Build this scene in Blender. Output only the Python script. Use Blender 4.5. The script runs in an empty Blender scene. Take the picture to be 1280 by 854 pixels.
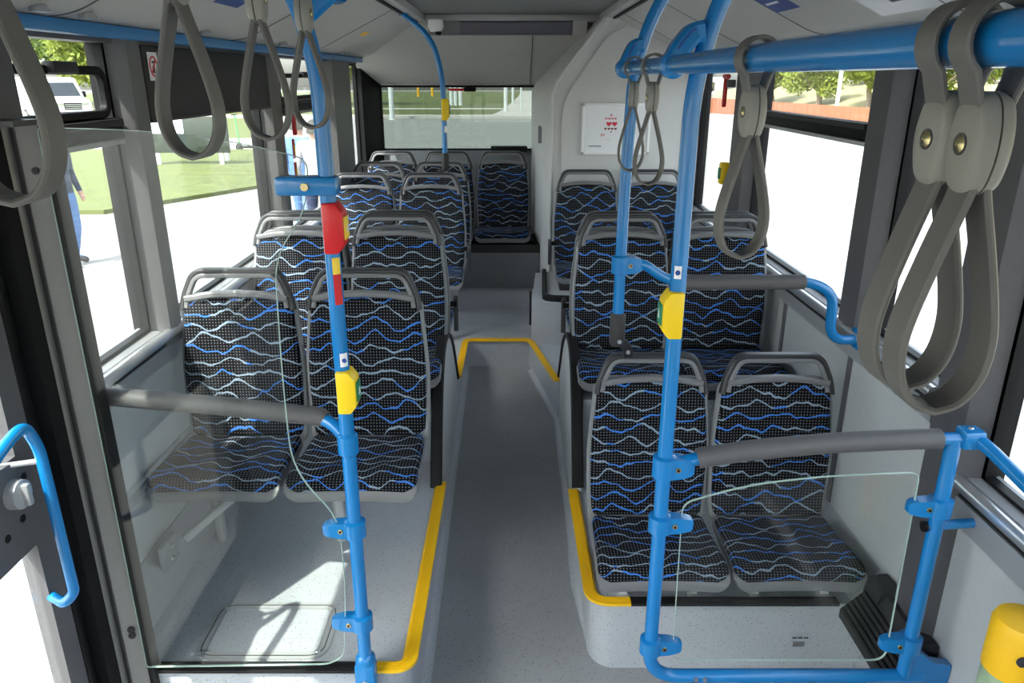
import bpy, bmesh, math, random
from mathutils import Vector, Matrix, Euler
random.seed(7)
SC = bpy.context.scene
COL = SC.collection
R = math.radians

# ---------------------------------------------------------------- camera, sky, sun, exposure
cam_d = bpy.data.cameras.new('camera'); cam = bpy.data.objects.new('camera', cam_d); COL.objects.link(cam)
cam_d.sensor_width = 36; cam_d.lens = 36*935/1280; cam_d.clip_start = .02; cam_d.clip_end = 400
cam.location = (0, 0, 1.95); cam.rotation_euler = (R(90-19.44), 0, 0)
SC.camera = cam
W = bpy.data.worlds.new('sky'); SC.world = W; W.use_nodes = True
wn = W.node_tree.nodes; bgn = wn['Background']
sky = wn.new('ShaderNodeTexSky'); sky.sky_type = 'NISHITA'; sky.sun_disc = False
sky.sun_elevation = R(52); sky.sun_rotation = R(225); sky.air_density = 1.2; sky.dust_density = 3.0; sky.ozone_density = .6
hs = wn.new('ShaderNodeHueSaturation'); hs.inputs['Saturation'].default_value = .45
W.node_tree.links.new(sky.outputs[0], hs.inputs['Color']); W.node_tree.links.new(hs.outputs[0], bgn.inputs[0]); bgn.inputs[1].default_value = .30
sd = bpy.data.lights.new('sun', 'SUN'); sd.energy = 4.0; sd.angle = R(.6); sd.color = (1, .95, .86)
so = bpy.data.objects.new('sun', sd); COL.objects.link(so)
so.rotation_euler = Vector((.4, .6, -1.0)).to_track_quat('-Z', 'Y').to_euler()
vs = SC.view_settings
vs.view_transform = 'Standard'; vs.look = 'None'; vs.gamma = 1; vs.use_curve_mapping = False
vs.exposure = 1.8

# ---------------------------------------------------------------- materials
def new_mat(name):
    m = bpy.data.materials.new(name); m.use_nodes = True
    return m, m.node_tree.nodes, m.node_tree.links, m.node_tree.nodes['Principled BSDF']
def s2l(c):
    return tuple((x/12.92 if x <= .04045 else ((x+.055)/1.055)**2.4) for x in c)
MATS = {}
def pm(name, col, rough=.5, metal=0, spec=.5, noise=0, nscale=40, bump=0, bscale=300, coat=0):
    m, n, l, b = new_mat(name)
    b.inputs['Base Color'].default_value = (*col, 1); b.inputs['Roughness'].default_value = rough
    b.inputs['Metallic'].default_value = metal; b.inputs['Specular IOR Level'].default_value = spec
    b.inputs['Coat Weight'].default_value = coat; b.inputs['Coat Roughness'].default_value = .08
    tc = n.new('ShaderNodeTexCoord')
    if noise:
        t = n.new('ShaderNodeTexNoise'); t.inputs['Scale'].default_value = nscale; t.inputs['Detail'].default_value = 4
        l.new(tc.outputs['Object'], t.inputs['Vector'])
        mx = n.new('ShaderNodeMix'); mx.data_type = 'RGBA'
        mx.inputs['A'].default_value = (*[c*(1-noise) for c in col], 1); mx.inputs['B'].default_value = (*[min(1, c*(1+noise)) for c in col], 1)
        l.new(t.outputs['Fac'], mx.inputs['Factor']); l.new(mx.outputs['Result'], b.inputs['Base Color'])
    if bump:
        t2 = n.new('ShaderNodeTexNoise'); t2.inputs['Scale'].default_value = bscale; t2.inputs['Detail'].default_value = 2
        l.new(tc.outputs['Object'], t2.inputs['Vector'])
        bp = n.new('ShaderNodeBump'); bp.inputs['Strength'].default_value = bump; bp.inputs['Distance'].default_value = .002
        l.new(t2.outputs['Fac'], bp.inputs['Height']); l.new(bp.outputs['Normal'], b.inputs['Normal'])
    MATS[name] = m
    return m
def glass(name, tint, refl=.026, edge=.9):
    m, n, l, b = new_mat(name); n.remove(b)
    out = n['Material Output']; tr = n.new('ShaderNodeBsdfTransparent'); gl = n.new('ShaderNodeBsdfGlossy'); gl.inputs['Roughness'].default_value = .0
    tr.inputs['Color'].default_value = (*tint, 1); gl.inputs['Color'].default_value = (1, 1, 1, 1)
    lw = n.new('ShaderNodeLayerWeight'); lw.inputs['Blend'].default_value = .5
    p = n.new('ShaderNodeMath'); p.operation = 'POWER'; p.inputs[1].default_value = 5; l.new(lw.outputs['Facing'], p.inputs[0])
    q = n.new('ShaderNodeMath'); q.operation = 'MULTIPLY_ADD'; q.inputs[1].default_value = edge; q.inputs[2].default_value = refl; l.new(p.outputs[0], q.inputs[0])
    mx = n.new('ShaderNodeMixShader'); l.new(q.outputs[0], mx.inputs[0]); l.new(tr.outputs[0], mx.inputs[1]); l.new(gl.outputs[0], mx.inputs[2])
    l.new(mx.outputs[0], out.inputs['Surface'])
    MATS[name] = m
    return m
def floor_mat(name, base, dark, rough=.55):
    m, n, l, b = new_mat(name)
    tc = n.new('ShaderNodeTexCoord')
    v = n.new('ShaderNodeTexVoronoi'); v.inputs['Scale'].default_value = 130; l.new(tc.outputs['Object'], v.inputs['Vector'])
    r = n.new('ShaderNodeValToRGB'); r.color_ramp.elements[0].position = .16; r.color_ramp.elements[0].color = (0, 0, 0, 1)
    r.color_ramp.elements[1].position = .28; r.color_ramp.elements[1].color = (1, 1, 1, 1); l.new(v.outputs['Distance'], r.inputs[0])
    wn_ = n.new('ShaderNodeMath'); wn_.operation = 'GREATER_THAN'; wn_.inputs[1].default_value = .62
    sp = n.new('ShaderNodeSeparateColor'); l.new(v.outputs['Color'], sp.inputs[0]); l.new(sp.outputs[0], wn_.inputs[0])
    inv = n.new('ShaderNodeMath'); inv.operation = 'SUBTRACT'; inv.inputs[0].default_value = 1; l.new(r.outputs[0], inv.inputs[1])
    mu = n.new('ShaderNodeMath'); mu.operation = 'MULTIPLY'; l.new(inv.outputs[0], mu.inputs[0]); l.new(wn_.outputs[0], mu.inputs[1])
    ns = n.new('ShaderNodeTexNoise'); ns.inputs['Scale'].default_value = 4; ns.inputs['Detail'].default_value = 6; l.new(tc.outputs['Object'], ns.inputs['Vector'])
    a = n.new('ShaderNodeMix'); a.data_type = 'RGBA'; a.inputs['A'].default_value = (*[c*.86 for c in base], 1); a.inputs['B'].default_value = (*[c*1.14 for c in base], 1)
    l.new(ns.outputs['Fac'], a.inputs['Factor'])
    c = n.new('ShaderNodeMix'); c.data_type = 'RGBA'; c.inputs['B'].default_value = (*dark, 1)
    l.new(mu.outputs[0], c.inputs['Factor']); l.new(a.outputs['Result'], c.inputs['A']); l.new(c.outputs['Result'], b.inputs['Base Color'])
    b.inputs['Roughness'].default_value = rough
    MATS[name] = m
class NX:                       # tiny node expression helper
    def __init__(s, n, l): s.n, s.l = n, l
    def m(s, op, a, b=None, c=None):
        q = s.n.new('ShaderNodeMath'); q.operation = op
        for i, x in enumerate((a, b, c)):
            if x is None: continue
            if isinstance(x, (int, float)): q.inputs[i].default_value = x
            else: s.l.new(x, q.inputs[i])
        return q.outputs[0]
    def noise1(s, w, z, scale=1.0):
        t = s.n.new('ShaderNodeTexNoise'); t.noise_dimensions = '2D'; t.inputs['Scale'].default_value = scale; t.inputs['Detail'].default_value = 1
        cb = s.n.new('ShaderNodeCombineXYZ'); s.l.new(w, cb.inputs[0]); s.l.new(z, cb.inputs[1]); s.l.new(cb.outputs[0], t.inputs['Vector'])
        return t.outputs['Fac']
    def white(s, w, z=0.0):
        t = s.n.new('ShaderNodeTexWhiteNoise'); t.noise_dimensions = '2D'
        cb = s.n.new('ShaderNodeCombineXYZ'); s.l.new(w, cb.inputs[0]); cb.inputs[1].default_value = z; s.l.new(cb.outputs[0], t.inputs['Vector'])
        return t.outputs['Value']
def fabric(name):
    m, n, l, b = new_mat(name); x = NX(n, l)
    uv = n.new('ShaderNodeUVMap'); sp = n.new('ShaderNodeSeparateXYZ'); l.new(uv.outputs[0], sp.inputs[0])
    oi = n.new('ShaderNodeObjectInfo')
    U, V0 = sp.outputs[0], sp.outputs[1]
    V = x.m('ADD', V0, x.m('MULTIPLY', oi.outputs['Random'], 37.0))
    def fr(a): return x.m('SUBTRACT', x.m('FRACT', a), .5)
    du = fr(x.m('DIVIDE', U, .0108)); dv = fr(x.m('DIVIDE', V0, .0108))
    dd = x.m('ADD', x.m('MULTIPLY', du, du), x.m('MULTIPLY', dv, dv))
    dot = x.m('LESS_THAN', dd, .042)
    # far dots melt into the weave through the sampling of the renderer
    cols = []
    cur = n.new('ShaderNodeMix'); cur.data_type = 'RGBA'
    cur.inputs['A'].default_value = (.0045, .0045, .0065, 1); cur.inputs['B'].default_value = (.165, .17, .19, 1); l.new(dot, cur.inputs['Factor'])
    last = cur.outputs['Result']
    for k in range(2):
        sv = x.m('ADD', x.m('DIVIDE', V, .088), 11.5*k)
        rid = x.m('FLOOR', sv)
        r1 = x.white(rid, 1.7 + k); r2 = x.white(rid, 5.1 + k); r3 = x.white(rid, 9.9 + k)
        lam = x.m('MULTIPLY_ADD', r3, 15.0, 30.0)
        w1 = x.m('SINE', x.m('MULTIPLY_ADD', U, lam, x.m('MULTIPLY', r1, 6.283)))
        n1 = x.m('SUBTRACT', x.noise1(x.m('MULTIPLY', U, 17.0), x.m('MULTIPLY', r2, 90.0)), .5)
        disp = x.m('ADD', x.m('MULTIPLY', w1, x.m('MULTIPLY_ADD', r2, .13, .09)), x.m('MULTIPLY', n1, .5))
        e = x.m('ABSOLUTE', x.m('SUBTRACT', fr(sv), disp))
        wd = x.m('MULTIPLY_ADD', x.noise1(x.m('MULTIPLY', U, 14.0), x.m('MULTIPLY', r1, 70.0)), .060, .006)
        ln = x.m('LESS_THAN', e, wd)
        hue = x.m('GREATER_THAN', x.m('ADD', x.m('MULTIPLY', x.noise1(x.m('MULTIPLY', U, 6.0), x.m('MULTIPLY', r3, 50.0)), 1.0), x.m('MULTIPLY', r1, .35)), .66)
        cm = n.new('ShaderNodeMix'); cm.data_type = 'RGBA'; cm.inputs['A'].default_value = (.05, .18, .58, 1); cm.inputs['B'].default_value = (.23, .30, .39, 1); l.new(hue, cm.inputs['Factor'])
        mx = n.new('ShaderNodeMix'); mx.data_type = 'RGBA'; l.new(ln, mx.inputs['Factor']); l.new(last, mx.inputs['A']); l.new(cm.outputs['Result'], mx.inputs['B'])
        last = mx.outputs['Result']
    l.new(last, b.inputs['Base Color']); b.inputs['Roughness'].default_value = .8; b.inputs['Specular IOR Level'].default_value = .08
    MATS[name] = m
def leaf_mat(name, c1, c2):
    m, n, l, b = new_mat(name)
    g = n.new('ShaderNodeTexCoord'); t = n.new('ShaderNodeTexNoise'); t.inputs['Scale'].default_value = 1.3; t.inputs['Detail'].default_value = 5; l.new(g.outputs['Object'], t.inputs['Vector'])
    mx = n.new('ShaderNodeMix'); mx.data_type = 'RGBA'; mx.inputs['A'].default_value = (*c1, 1); mx.inputs['B'].default_value = (*c2, 1)
    l.new(t.outputs['Fac'], mx.inputs['Factor']); l.new(mx.outputs['Result'], b.inputs['Base Color']); b.inputs['Roughness'].default_value = .6
    tl = n.new('ShaderNodeBsdfTranslucent'); l.new(mx.outputs['Result'], tl.inputs[0])
    ms = n.new('ShaderNodeMixShader'); ms.inputs[0].default_value = .45; l.new(b.outputs[0], ms.inputs[1]); l.new(tl.outputs[0], ms.inputs[2]); l.new(ms.outputs[0], n['Material Output'].inputs['Surface'])
    MATS[name] = m

fabric('fabric')
floor_mat('floor', (.29, .30, .315), (.05, .05, .06)); floor_mat('podium', (.40, .425, .46), (.10, .105, .12))
pm('panel', (.42, .42, .425), .55, noise=.04, bump=.15)
pm('panel_warm', (.47, .465, .45), .55, noise=.04, bump=.12)
pm('wall_panel', (.44, .455, .465), .55, noise=.05, bump=.15)
pm('tower', (.56, .56, .56), .5, noise=.03)
pm('rear_grey', (.20, .215, .235), .6, noise=.1)
pm('ceiling', (.17, .17, .175), .6, noise=.04)
pm('dark_pillar', (.085, .083, .09), .5, noise=.1, bump=.2)
pm('pillar_grey', (.125, .124, .128), .45, noise=.1)
pm('post_grey', (.215, .208, .20), .4, noise=.06)
pm('dark_panel', (.022, .021, .024), .6, bump=.3)
pm('black', (.008, .008, .009), .5, spec=.12)
pm('rubber', (.014, .014, .015), .5, spec=.2)
pm('blue', (.004, .175, .47), .26, coat=.4)
pm('blue_strip', (.03, .20, .48), .35)
pm('blue_sticker', (.01, .05, .25), .4)
pm('pad', (.088, .086, .09), .55, bump=.2)
pm('seat_grey', (.25, .255, .262), .45, bump=.1)
pm('handle_dark', (.034, .034, .037), .42, bump=.15)
pm('handle_light', (.17, .172, .18), .4, bump=.1)
pm('leg_grey', (.46, .47, .48), .4)
pm('belt', (.125, .12, .11), .5, bump=.1); pm('belt_head', (.24, .235, .205), .45, bump=.1)
pm('brass', (.65, .55, .28), .25, metal=1); pm('steel', (.62, .63, .65), .28, metal=1); pm('alu', (.70, .71, .73), .3, metal=.85); pm('alu_dull', (.42, .43, .45), .42, metal=.5)
pm('yellow', (.88, .50, .004), .45); pm('yellow_btn', (.86, .58, .006), .35); pm('red', (.60, .008, .012), .32); pm('green', (.01, .20, .10), .4); pm('bright_yellow', (.9, .62, .05), .4)
pm('white', (.82, .83, .85), .45); pm('paper', (.80, .81, .85), .25, noise=.03); pm('ink', (.03, .03, .05), .6); pm('ink_red', (.62, .03, .06), .6); pm('ink_dark', (.14, .008, .03), .6); pm('ink_pink', (.6, .16, .25), .6)
pm('glass_edge', (.42, .55, .50), .2)
pm('lamp_off', (.11, .105, .13), .35); pm('hatch_frame', (.36, .37, .38), .4)
glass('window_glass', (.93, .96, .95)); glass('clear_glass', (.975, .985, .975), .022); glass('rear_glass', (.40, .44, .42))
pm('concrete', (.20, .195, .184), .9, noise=.2, nscale=1.5); pm('asphalt', (.20, .20, .195), .9, noise=.15, nscale=.8); pm('path', (.40, .37, .35), .9, noise=.1, nscale=1)
pm('grass', (.080, .095, .022), .9, noise=.45, nscale=2.2); pm('dry_grass', (.20, .18, .09), .9, noise=.3, nscale=.6); pm('bark', (.17, .13, .10), .9, noise=.3, nscale=6)
leaf_mat('leaf', (.10, .17, .015), (.30, .33, .05)); leaf_mat('leaf_dark', (.04, .09, .012), (.13, .18, .03))
pm('fence', (.26, .09, .04), .8, noise=.2, nscale=3); pm('post_white', (.62, .64, .66), .6); pm('post_yellow', (.75, .40, .03), .5)
pm('van_white', (.8, .8, .82), .3, coat=.5); pm('van_glass', (.02, .025, .03), .1); pm('tyre', (.012, .012, .012), .8)
pm('skin', (.45, .26, .18), .6); pm('hair', (.03, .022, .018), .7); pm('denim', (.08, .16, .34), .8, noise=.2); pm('jeans', (.025, .035, .08), .85); pm('grey_jacket', (.36, .36, .40), .8); pm('navy', (.02, .03, .06), .8); pm('shoe', (.02, .02, .02), .6)
pm('canister', (.30, .40, .26), .3, noise=.6, nscale=25); pm('leaf_green', (.10, .42, .12), .5)
pm('ad', (.018, .026, .018), .5, noise=.5, nscale=2)

# ---------------------------------------------------------------- mesh helpers
class MB:
    def __init__(s): s.v, s.f, s.uv = [], [], None
    def add(s, vs, fs):
        o = len(s.v); s.v += [Vector(q) for q in vs]; s.f += [tuple(i+o for i in f) for f in fs]; return s
    def box(s, x0, x1, y0, y1, z0, z1, bev=0):
        if bev <= 0:
            return s.add([(x, y, z) for z in (z0, z1) for y in (y0, y1) for x in (x0, x1)],
                         [(0, 2, 3, 1), (4, 5, 7, 6), (0, 1, 5, 4), (2, 6, 7, 3), (0, 4, 6, 2), (1, 3, 7, 5)])
        bm = bmesh.new(); bmesh.ops.create_cube(bm, size=1)
        for q in bm.verts: q.co = Vector(((x0+x1)/2+q.co.x*(x1-x0), (y0+y1)/2+q.co.y*(y1-y0), (z0+z1)/2+q.co.z*(z1-z0)))
        bmesh.ops.bevel(bm, geom=bm.edges[:], offset=bev, segments=2, affect='EDGES', profile=.5)
        return s.bm(bm)
    def bm(s, bm):
        bm.verts.index_update(); s.add([q.co.copy() for q in bm.verts], [[q.index for q in f.verts] for f in bm.faces]); bm.free(); return s
    def prism(s, poly, a, b, axis='y'):
        # poly: 2D points; axis y: (x,z); axis x: (y,z); axis z: (x,y)
        def P(p, t): return {'y': (p[0], t, p[1]), 'x': (t, p[0], p[1]), 'z': (p[0], p[1], t)}[axis]
        n = len(poly); vs = [P(p, a) for p in poly]+[P(p, b) for p in poly]
        fs = [tuple(range(n)), tuple(range(2*n-1, n-1, -1))]+[(i, i+n, (i+1) % n+n, (i+1) % n) for i in range(n)]
        return s.add(vs, fs)
    def sweep(s, path, sec, ref=None, closed=False, cap=True, scale=None):
        path = [Vector(p) for p in path]; n = len(path); m = len(sec); vs = []
        side = None
        for i in range(n):
            if closed: t = path[(i+1) % n]-path[i-1]
            else: t = path[min(i+1, n-1)]-path[max(i-1, 0)]
            t.normalize()
            r = Vector(ref) if ref is not None else side
            if r is None: r = Vector((0, 0, 1)) if abs(t.z) < .9 else Vector((1, 0, 0))
            q = r-t*r.dot(t)
            if q.length < 1e-4: q = side if side is not None else t.orthogonal()
            side = q.normalized(); oth = t.cross(side); k = scale[i] if scale else 1
            vs += [path[i]+(side*a+oth*b)*k for a, b in sec]
        fs = []
        for i in range(n if closed else n-1):
            j = (i+1) % n
            fs += [(i*m+k, i*m+(k+1) % m, j*m+(k+1) % m, j*m+k) for k in range(m)]
        if cap and not closed: fs += [tuple(range(m-1, -1, -1)), tuple(range((n-1)*m, n*m))]
        return s.add(vs, fs)
    def tube(s, path, r, n=14, **k): return s.sweep(path, circ(r, n), **k)
    def lathe(s, prof, c, axis='z', n=20):
        vs, fs = [], []; m = len(prof)
        for i in range(n):
            a = 2*math.pi*i/n
            for r, h in prof:
                p = {'z': (r*math.cos(a), r*math.sin(a), h), 'x': (h, r*math.cos(a), r*math.sin(a)), 'y': (r*math.sin(a), h, r*math.cos(a))}[axis]
                vs.append(Vector(c)+Vector(p))
        for i in range(n):
            j = (i+1) % n
            fs += [(i*m+k, j*m+k, j*m+k+1, i*m+k+1) for k in range(m-1)]
        fs += [tuple(i*m for i in range(n))[::-1], tuple(i*m+m-1 for i in range(n))]
        return s.add(vs, fs)
    def xf(s, M):
        s.v = [M @ q for q in s.v]; return s
def circ(r, n=14): return [(r*math.cos(2*math.pi*i/n), r*math.sin(2*math.pi*i/n)) for i in range(n)]
def rect(w, h, b=0):
    w, h = w/2, h/2
    if not b: return [(-w, -h), (w, -h), (w, h), (-w, h)]
    return [(-w+b, -h), (w-b, -h), (w, -h+b), (w, h-b), (w-b, h), (-w+b, h), (-w, h-b), (-w, -h+b)]
def fillet(pts, r, n=6, closed=False):
    pts = [Vector(p) for p in pts]; out = []; N = len(pts)
    for i, p in enumerate(pts):
        if not closed and i in (0, N-1): out.append(p); continue
        rr = r[i] if isinstance(r, (list, tuple)) else r
        a, b = pts[i-1]-p, pts[(i+1) % N]-p
        d = min(rr, a.length*.49, b.length*.49)
        if d < 1e-5: out.append(p); continue
        A, B = p+a.normalized()*d, p+b.normalized()*d
        for k in range(n+1):
            t = k/n; out.append(A*(1-t)**2+p*2*t*(1-t)+B*t*t)
    return out
def rpoly(pts, r, n=5): return [(q.x, q.y) for q in fillet([(a, b, 0) for a, b in pts], r, n, True)]
def wloc(o):
    q = Vector((0, 0, 0))
    while o: q += o.location; o = o.parent
    return q
def tag(o, label=None, cat=None, group=None, kind=None):
    for k, v in (('label', label), ('category', cat), ('group', group), ('kind', kind)):
        if v: o[k] = v
    return o
def link(name, me, mat, parent=None, smooth=35):
    for q in (mat if isinstance(mat, (list, tuple)) else [mat]): me.materials.append(MATS[q])
    o = bpy.data.objects.new(name, me); COL.objects.link(o)
    if parent: o.parent = parent
    if smooth:
        me.polygons.foreach_set('use_smooth', [True]*len(me.polygons)); me.set_sharp_from_angle(angle=R(smooth))
    return o
def obj(name, mb, mat, parent=None, local=False, smooth=35, uv=None):
    """world coordinates in mb unless local; a top-level mesh gets its origin at its base"""
    if parent is not None: off = Vector((0, 0, 0)) if local else wloc(parent)
    elif local: off = Vector((0, 0, 0))
    else:
        xs = [q.x for q in mb.v]; ys = [q.y for q in mb.v]; zs = [q.z for q in mb.v]
        off = Vector(((min(xs)+max(xs))/2, (min(ys)+max(ys))/2, min(zs)))
    me = bpy.data.meshes.new(name); me.from_pydata([q-off for q in mb.v], [], mb.f)
    bm = bmesh.new(); bm.from_mesh(me)
    if not uv: bmesh.ops.recalc_face_normals(bm, faces=bm.faces[:])
    bm.to_mesh(me); bm.free(); me.update()
    if uv:
        L = me.uv_layers.new(name='UVMap')
        for lp in me.loops: L.data[lp.index].uv = uv[lp.vertex_index]
    o = link(name, me, mat, parent, smooth)
    if parent is None: o.location = off
    return o
def empty(name, loc=(0, 0, 0), rz=0, **k):
    o = bpy.data.objects.new(name, None); COL.objects.link(o); o.location = loc; o.rotation_euler = (0, 0, rz); o.empty_display_size = .1
    return tag(o, **k)
def copy_tree(o, parent=None):
    c = o.copy(); COL.objects.link(c)
    if parent: c.parent = parent
    for ch in list(o.children): copy_tree(ch, c)
    return c
def text(name, s, size, loc, rot, mat, parent, depth=.0006, align='CENTER', shear=0):
    cu = bpy.data.curves.new(name, 'FONT'); cu.body = s; cu.size = size; cu.extrude = depth; cu.align_x = align; cu.align_y = 'CENTER'; cu.shear = shear
    t = bpy.data.objects.new(name+'_t', cu); COL.objects.link(t); bpy.context.view_layer.update()
    me = bpy.data.meshes.new_from_object(t.evaluated_get(bpy.context.evaluated_depsgraph_get()))
    bpy.data.objects.remove(t); me.name = name
    M = Matrix.Translation(Vector(loc)) @ Euler(rot).to_matrix().to_4x4()
    me.transform(M); me.transform(Matrix.Translation(-wloc(parent)))
    return link(name, me, mat, parent, 0)
def S(name, mb, mat, parent=None, **k):
    o = obj(name, mb, mat, parent, **k)
    if parent is None: o['kind'] = 'structure'
    return o
# ---------------------------------------------------------------- the bus shell
CH = 2.33                      # ceiling height
WX = 1.23                      # inner wall
# floor: flat front part, ramp to the rear axle
fl = MB().prism([(-5.2, -.06), (-5.2, 0), (2.1, 0), (4.56, .17), (4.56, -.06)], -.45, .42, 'x')
fl.box(-1.3, -.45, -5.2, 1.80, -.06, 0); fl.box(.42, 1.3, -5.2, 2.6, -.06, 0)
S('floor', fl, 'floor')
# raised rear floor
rf = MB().prism([(-1.25, 3.9), (-.31, 3.9), (-.31, 4.50), (-.29, 4.54), (-.26, 4.56), (.11, 4.56), (.13, 4.50), (.26, 3.86), (1.25, 3.86), (1.25, 6.65), (-1.25, 6.65)], -.05, .345, 'z')
S('floor_rear', rf, 'podium')
# coved skirts where the aisle floor turns up to the podiums
def podium(name, poly, z0, z1): return S(name, MB().prism(poly, z0, z1, 'z'), 'podium')
def corner(cx, cy, r, a0, a1, n=8): return [(cx+r*math.cos(R(a0+(a1-a0)*i/n)), cy+r*math.sin(R(a0+(a1-a0)*i/n))) for i in range(n+1)]
podium('podium_left', [(-1.25, 1.76)]+corner(-.40, 1.85, .09, -90, 0)+[(-.31, 3.95), (-1.25, 3.95)], -.05, .30)
podium('podium_right', [(1.25, 2.09)]+[(q[0], q[1]) for q in corner(.36, 2.18, .09, -90, -180)]+[(.27, 3.92), (1.25, 3.92)], -.05, .272)
def cove(name, path, r):
    # concave fillet strip along the floor edge
    sec = [(0, 0)]+[(r-r*math.sin(R(a)), r-r*math.cos(R(a))) for a in range(0, 91, 15)]
    return path, sec
for nm, pts, sgn in (('cove_left', [(-.31, 1.87), (-.31, 2.1), (-.31, 3.9), (-.31, 4.54)], 1), ('cove_right', [(.27, 2.2), (.27, 2.5), (.27, 3.85), (.13, 4.5)], -1)):
    vs, fs = [], []; k = 6
    for (x, y) in pts:
        r = .003 if y == 2.2 else .035
        h = 0 if y < 2.1 else (y-2.1)/2.46*.17
        for i in range(k+1):
            a = R(90*i/k); vs.append((x+sgn*(r-r*math.cos(a))-sgn*.002, y, h+r-r*math.sin(a)+.001))
        vs.append((x-sgn*.01, y, h-.01))
    m = k+2
    for i in range(len(pts)-1): fs += [(i*m+j, i*m+(j+1) % m, (i+1)*m+(j+1) % m, (i+1)*m+j) for j in range(m)]
    S(nm, MB().add(vs, fs), 'podium')
# wheel housings with an arch-shaped cover on the aisle side
def housing(name, sg, x, seat_z):
    h = MB().box(*( (-1.24, x-.05) if sg < 0 else (x+.05, 1.24)), 3.0, 3.9, .28, .62)
    o = S(name, h, 'podium')
    prof = fillet([(0, 2.80, .30), (0, 2.96, .62), (0, 3.14, .805), (0, 3.40, .80), (0, 3.62, .68), (0, 3.93, .345)], .16, 6)
    pl = [(q.y, q.z) for q in prof]
    c = obj('arch_cover', MB().prism(pl+[(3.93, .12), (2.80, .05)], x-.004*sg*-1, x+sg*.035, 'x'), 'wall_panel', o)
    e = obj('arch_edging', MB().sweep([(x+sg*.018, q.y, q.z) for q in prof], rect(.05, .022, .006), ref=(1, 0, 0)), 'rubber', o)
    return o
housing('wheel_housing_left', -1, -.305, .62); housing('wheel_housing_right', 1, .262, .62)
# rear bench platform, rear wall
pfr = S('platform_rear', MB().box(-1.24, .222, 5.86, 6.63, .34, .685), 'rear_grey')
obj('edge_cover', MB().box(-1.23, .22, 5.845, 5.90, .635, .695, .006), 'dark_panel', pfr); obj('bench_base', MB().box(-1.2, .19, 5.93, 6.2, .69, .715), 'black', pfr)
# engine tower (rear right corner) with low housing in front
tw = MB()
fr_ = [(.27, .345), (.27, 1.84), (.30, 1.92), (.60, 2.32), (1.25, 2.32), (1.25, .345)]
bk_ = [(.165, .345), (.165, 1.84), (.20, 1.92), (.52, 2.32), (1.25, 2.32), (1.25, .345)]
n_ = len(fr_)
tw.add([(a, 5.25, b) for a, b in fr_]+[(a, 6.62, b) for a, b in bk_], [tuple(range(n_)), tuple(range(2*n_-1, n_-1, -1))]+[(i, i+n_, (i+1) % n_+n_, (i+1) % n_) for i in range(n_)])
tower = S('wall_tower', tw, 'tower')
obj('face_panel', MB().prism(rpoly([(.335, .75), (.335, 1.80), (.66, 2.26), (1.215, 2.26), (1.215, .75)], .13), 5.236, 5.256), 'tower', tower)
obj('corner_bead', MB().tube([(.268, 5.25, .62), (.268, 5.25, 1.84), (.30, 5.25, 1.925), (.60, 5.25, 2.31)], .012, 8), 'tower', tower)
obj('side_grille', MB().box(.20, .232, 5.85, 5.98, 1.48, 1.60, .004), 'rear_grey', tower)
lb = MB().prism([(.125, 4.56), (.20, 4.50), (.33, 4.47), (1.24, 4.47), (1.24, 5.26), (.26, 5.26), (.17, 5.26)], .33, .62, 'z')
low = S('engine_housing', lb, 'podium')
obj('tray', MB().prism(rpoly([(.21, 4.56), (.45, 4.50), (.55, 4.50), (.55, 5.22), (.235, 5.22)], .04), .618, .64, 'z'), 'wall_panel', low)
obj('tray_edging', MB().sweep(fillet([(.23, 5.22, .635), (.205, 4.54, .635), (.56, 4.49, .635)], .07), rect(.05, .03, .008), ref=(0, 0, 1)), 'rubber', low)
obj('housing_seam', MB().box(.118, .132, 4.84, 4.85, .36, .6), 'rubber', low)

# yellow and black edge trims
def strip(name, pts, mat, w=.045, h=.02, r=.08):
    return S(name, MB().sweep(fillet(pts, r, 8), rect(w, h, .006), ref=(0, 0, 1) if False else None) if False else sweep_flat(pts, w, h, r), mat)
def sweep_flat(pts, w, h, r):
    mb = MB()
    sec = [(h*.5, -w/2), (h*.5, w/2-.008), (h*.5-.006, w/2), (-h*.9, w/2), (-h*.9, w/2-.006), (0, w/2-.01), (0, -w/2)]
    p = fillet(pts, r, 8)
    mb.sweep(p, [(a, b) for a, b in sec], ref=(0, 0, 1))
    for off in (-.011, -.003, .005):            # ribs
        q = []
        for i, v in enumerate(p):
            t = (p[min(i+1, len(p)-1)]-p[max(i-1, 0)]).normalized(); s_ = t.cross(Vector((0, 0, 1)))
            q.append(v+Vector((0, 0, h*.5))-s_*off)
        mb.sweep(q, rect(.003, .004), ref=(0, 0, 1))
    return mb
S('trim_1', sweep_flat([(-.305, 2.83, .303), (-.305, 1.765, .303), (-.40, 1.765, .303)][::1], .045, .02, .085), 'yellow')
S('trim_2', sweep_flat([(-.40, 1.765, .303), (-1.04, 1.765, .303)], .045, .02, .01), 'rubber')
S('trim_3', sweep_flat([(.40, 2.095, .275), (.27, 2.095, .275), (.262, 2.80, .285)], .045, .02, .085), 'yellow')
S('trim_4', sweep_flat([(1.1, 2.095, .275), (.40, 2.095, .275)], .045, .02, .01), 'rubber')
S('trim_5', sweep_flat([(.252, 3.87, .348), (.125, 4.52, .348), (.10, 4.56, .348), (-.30, 4.56, .348), (-.307, 3.93, .348)], .04, .02, .05), 'yellow')

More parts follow.
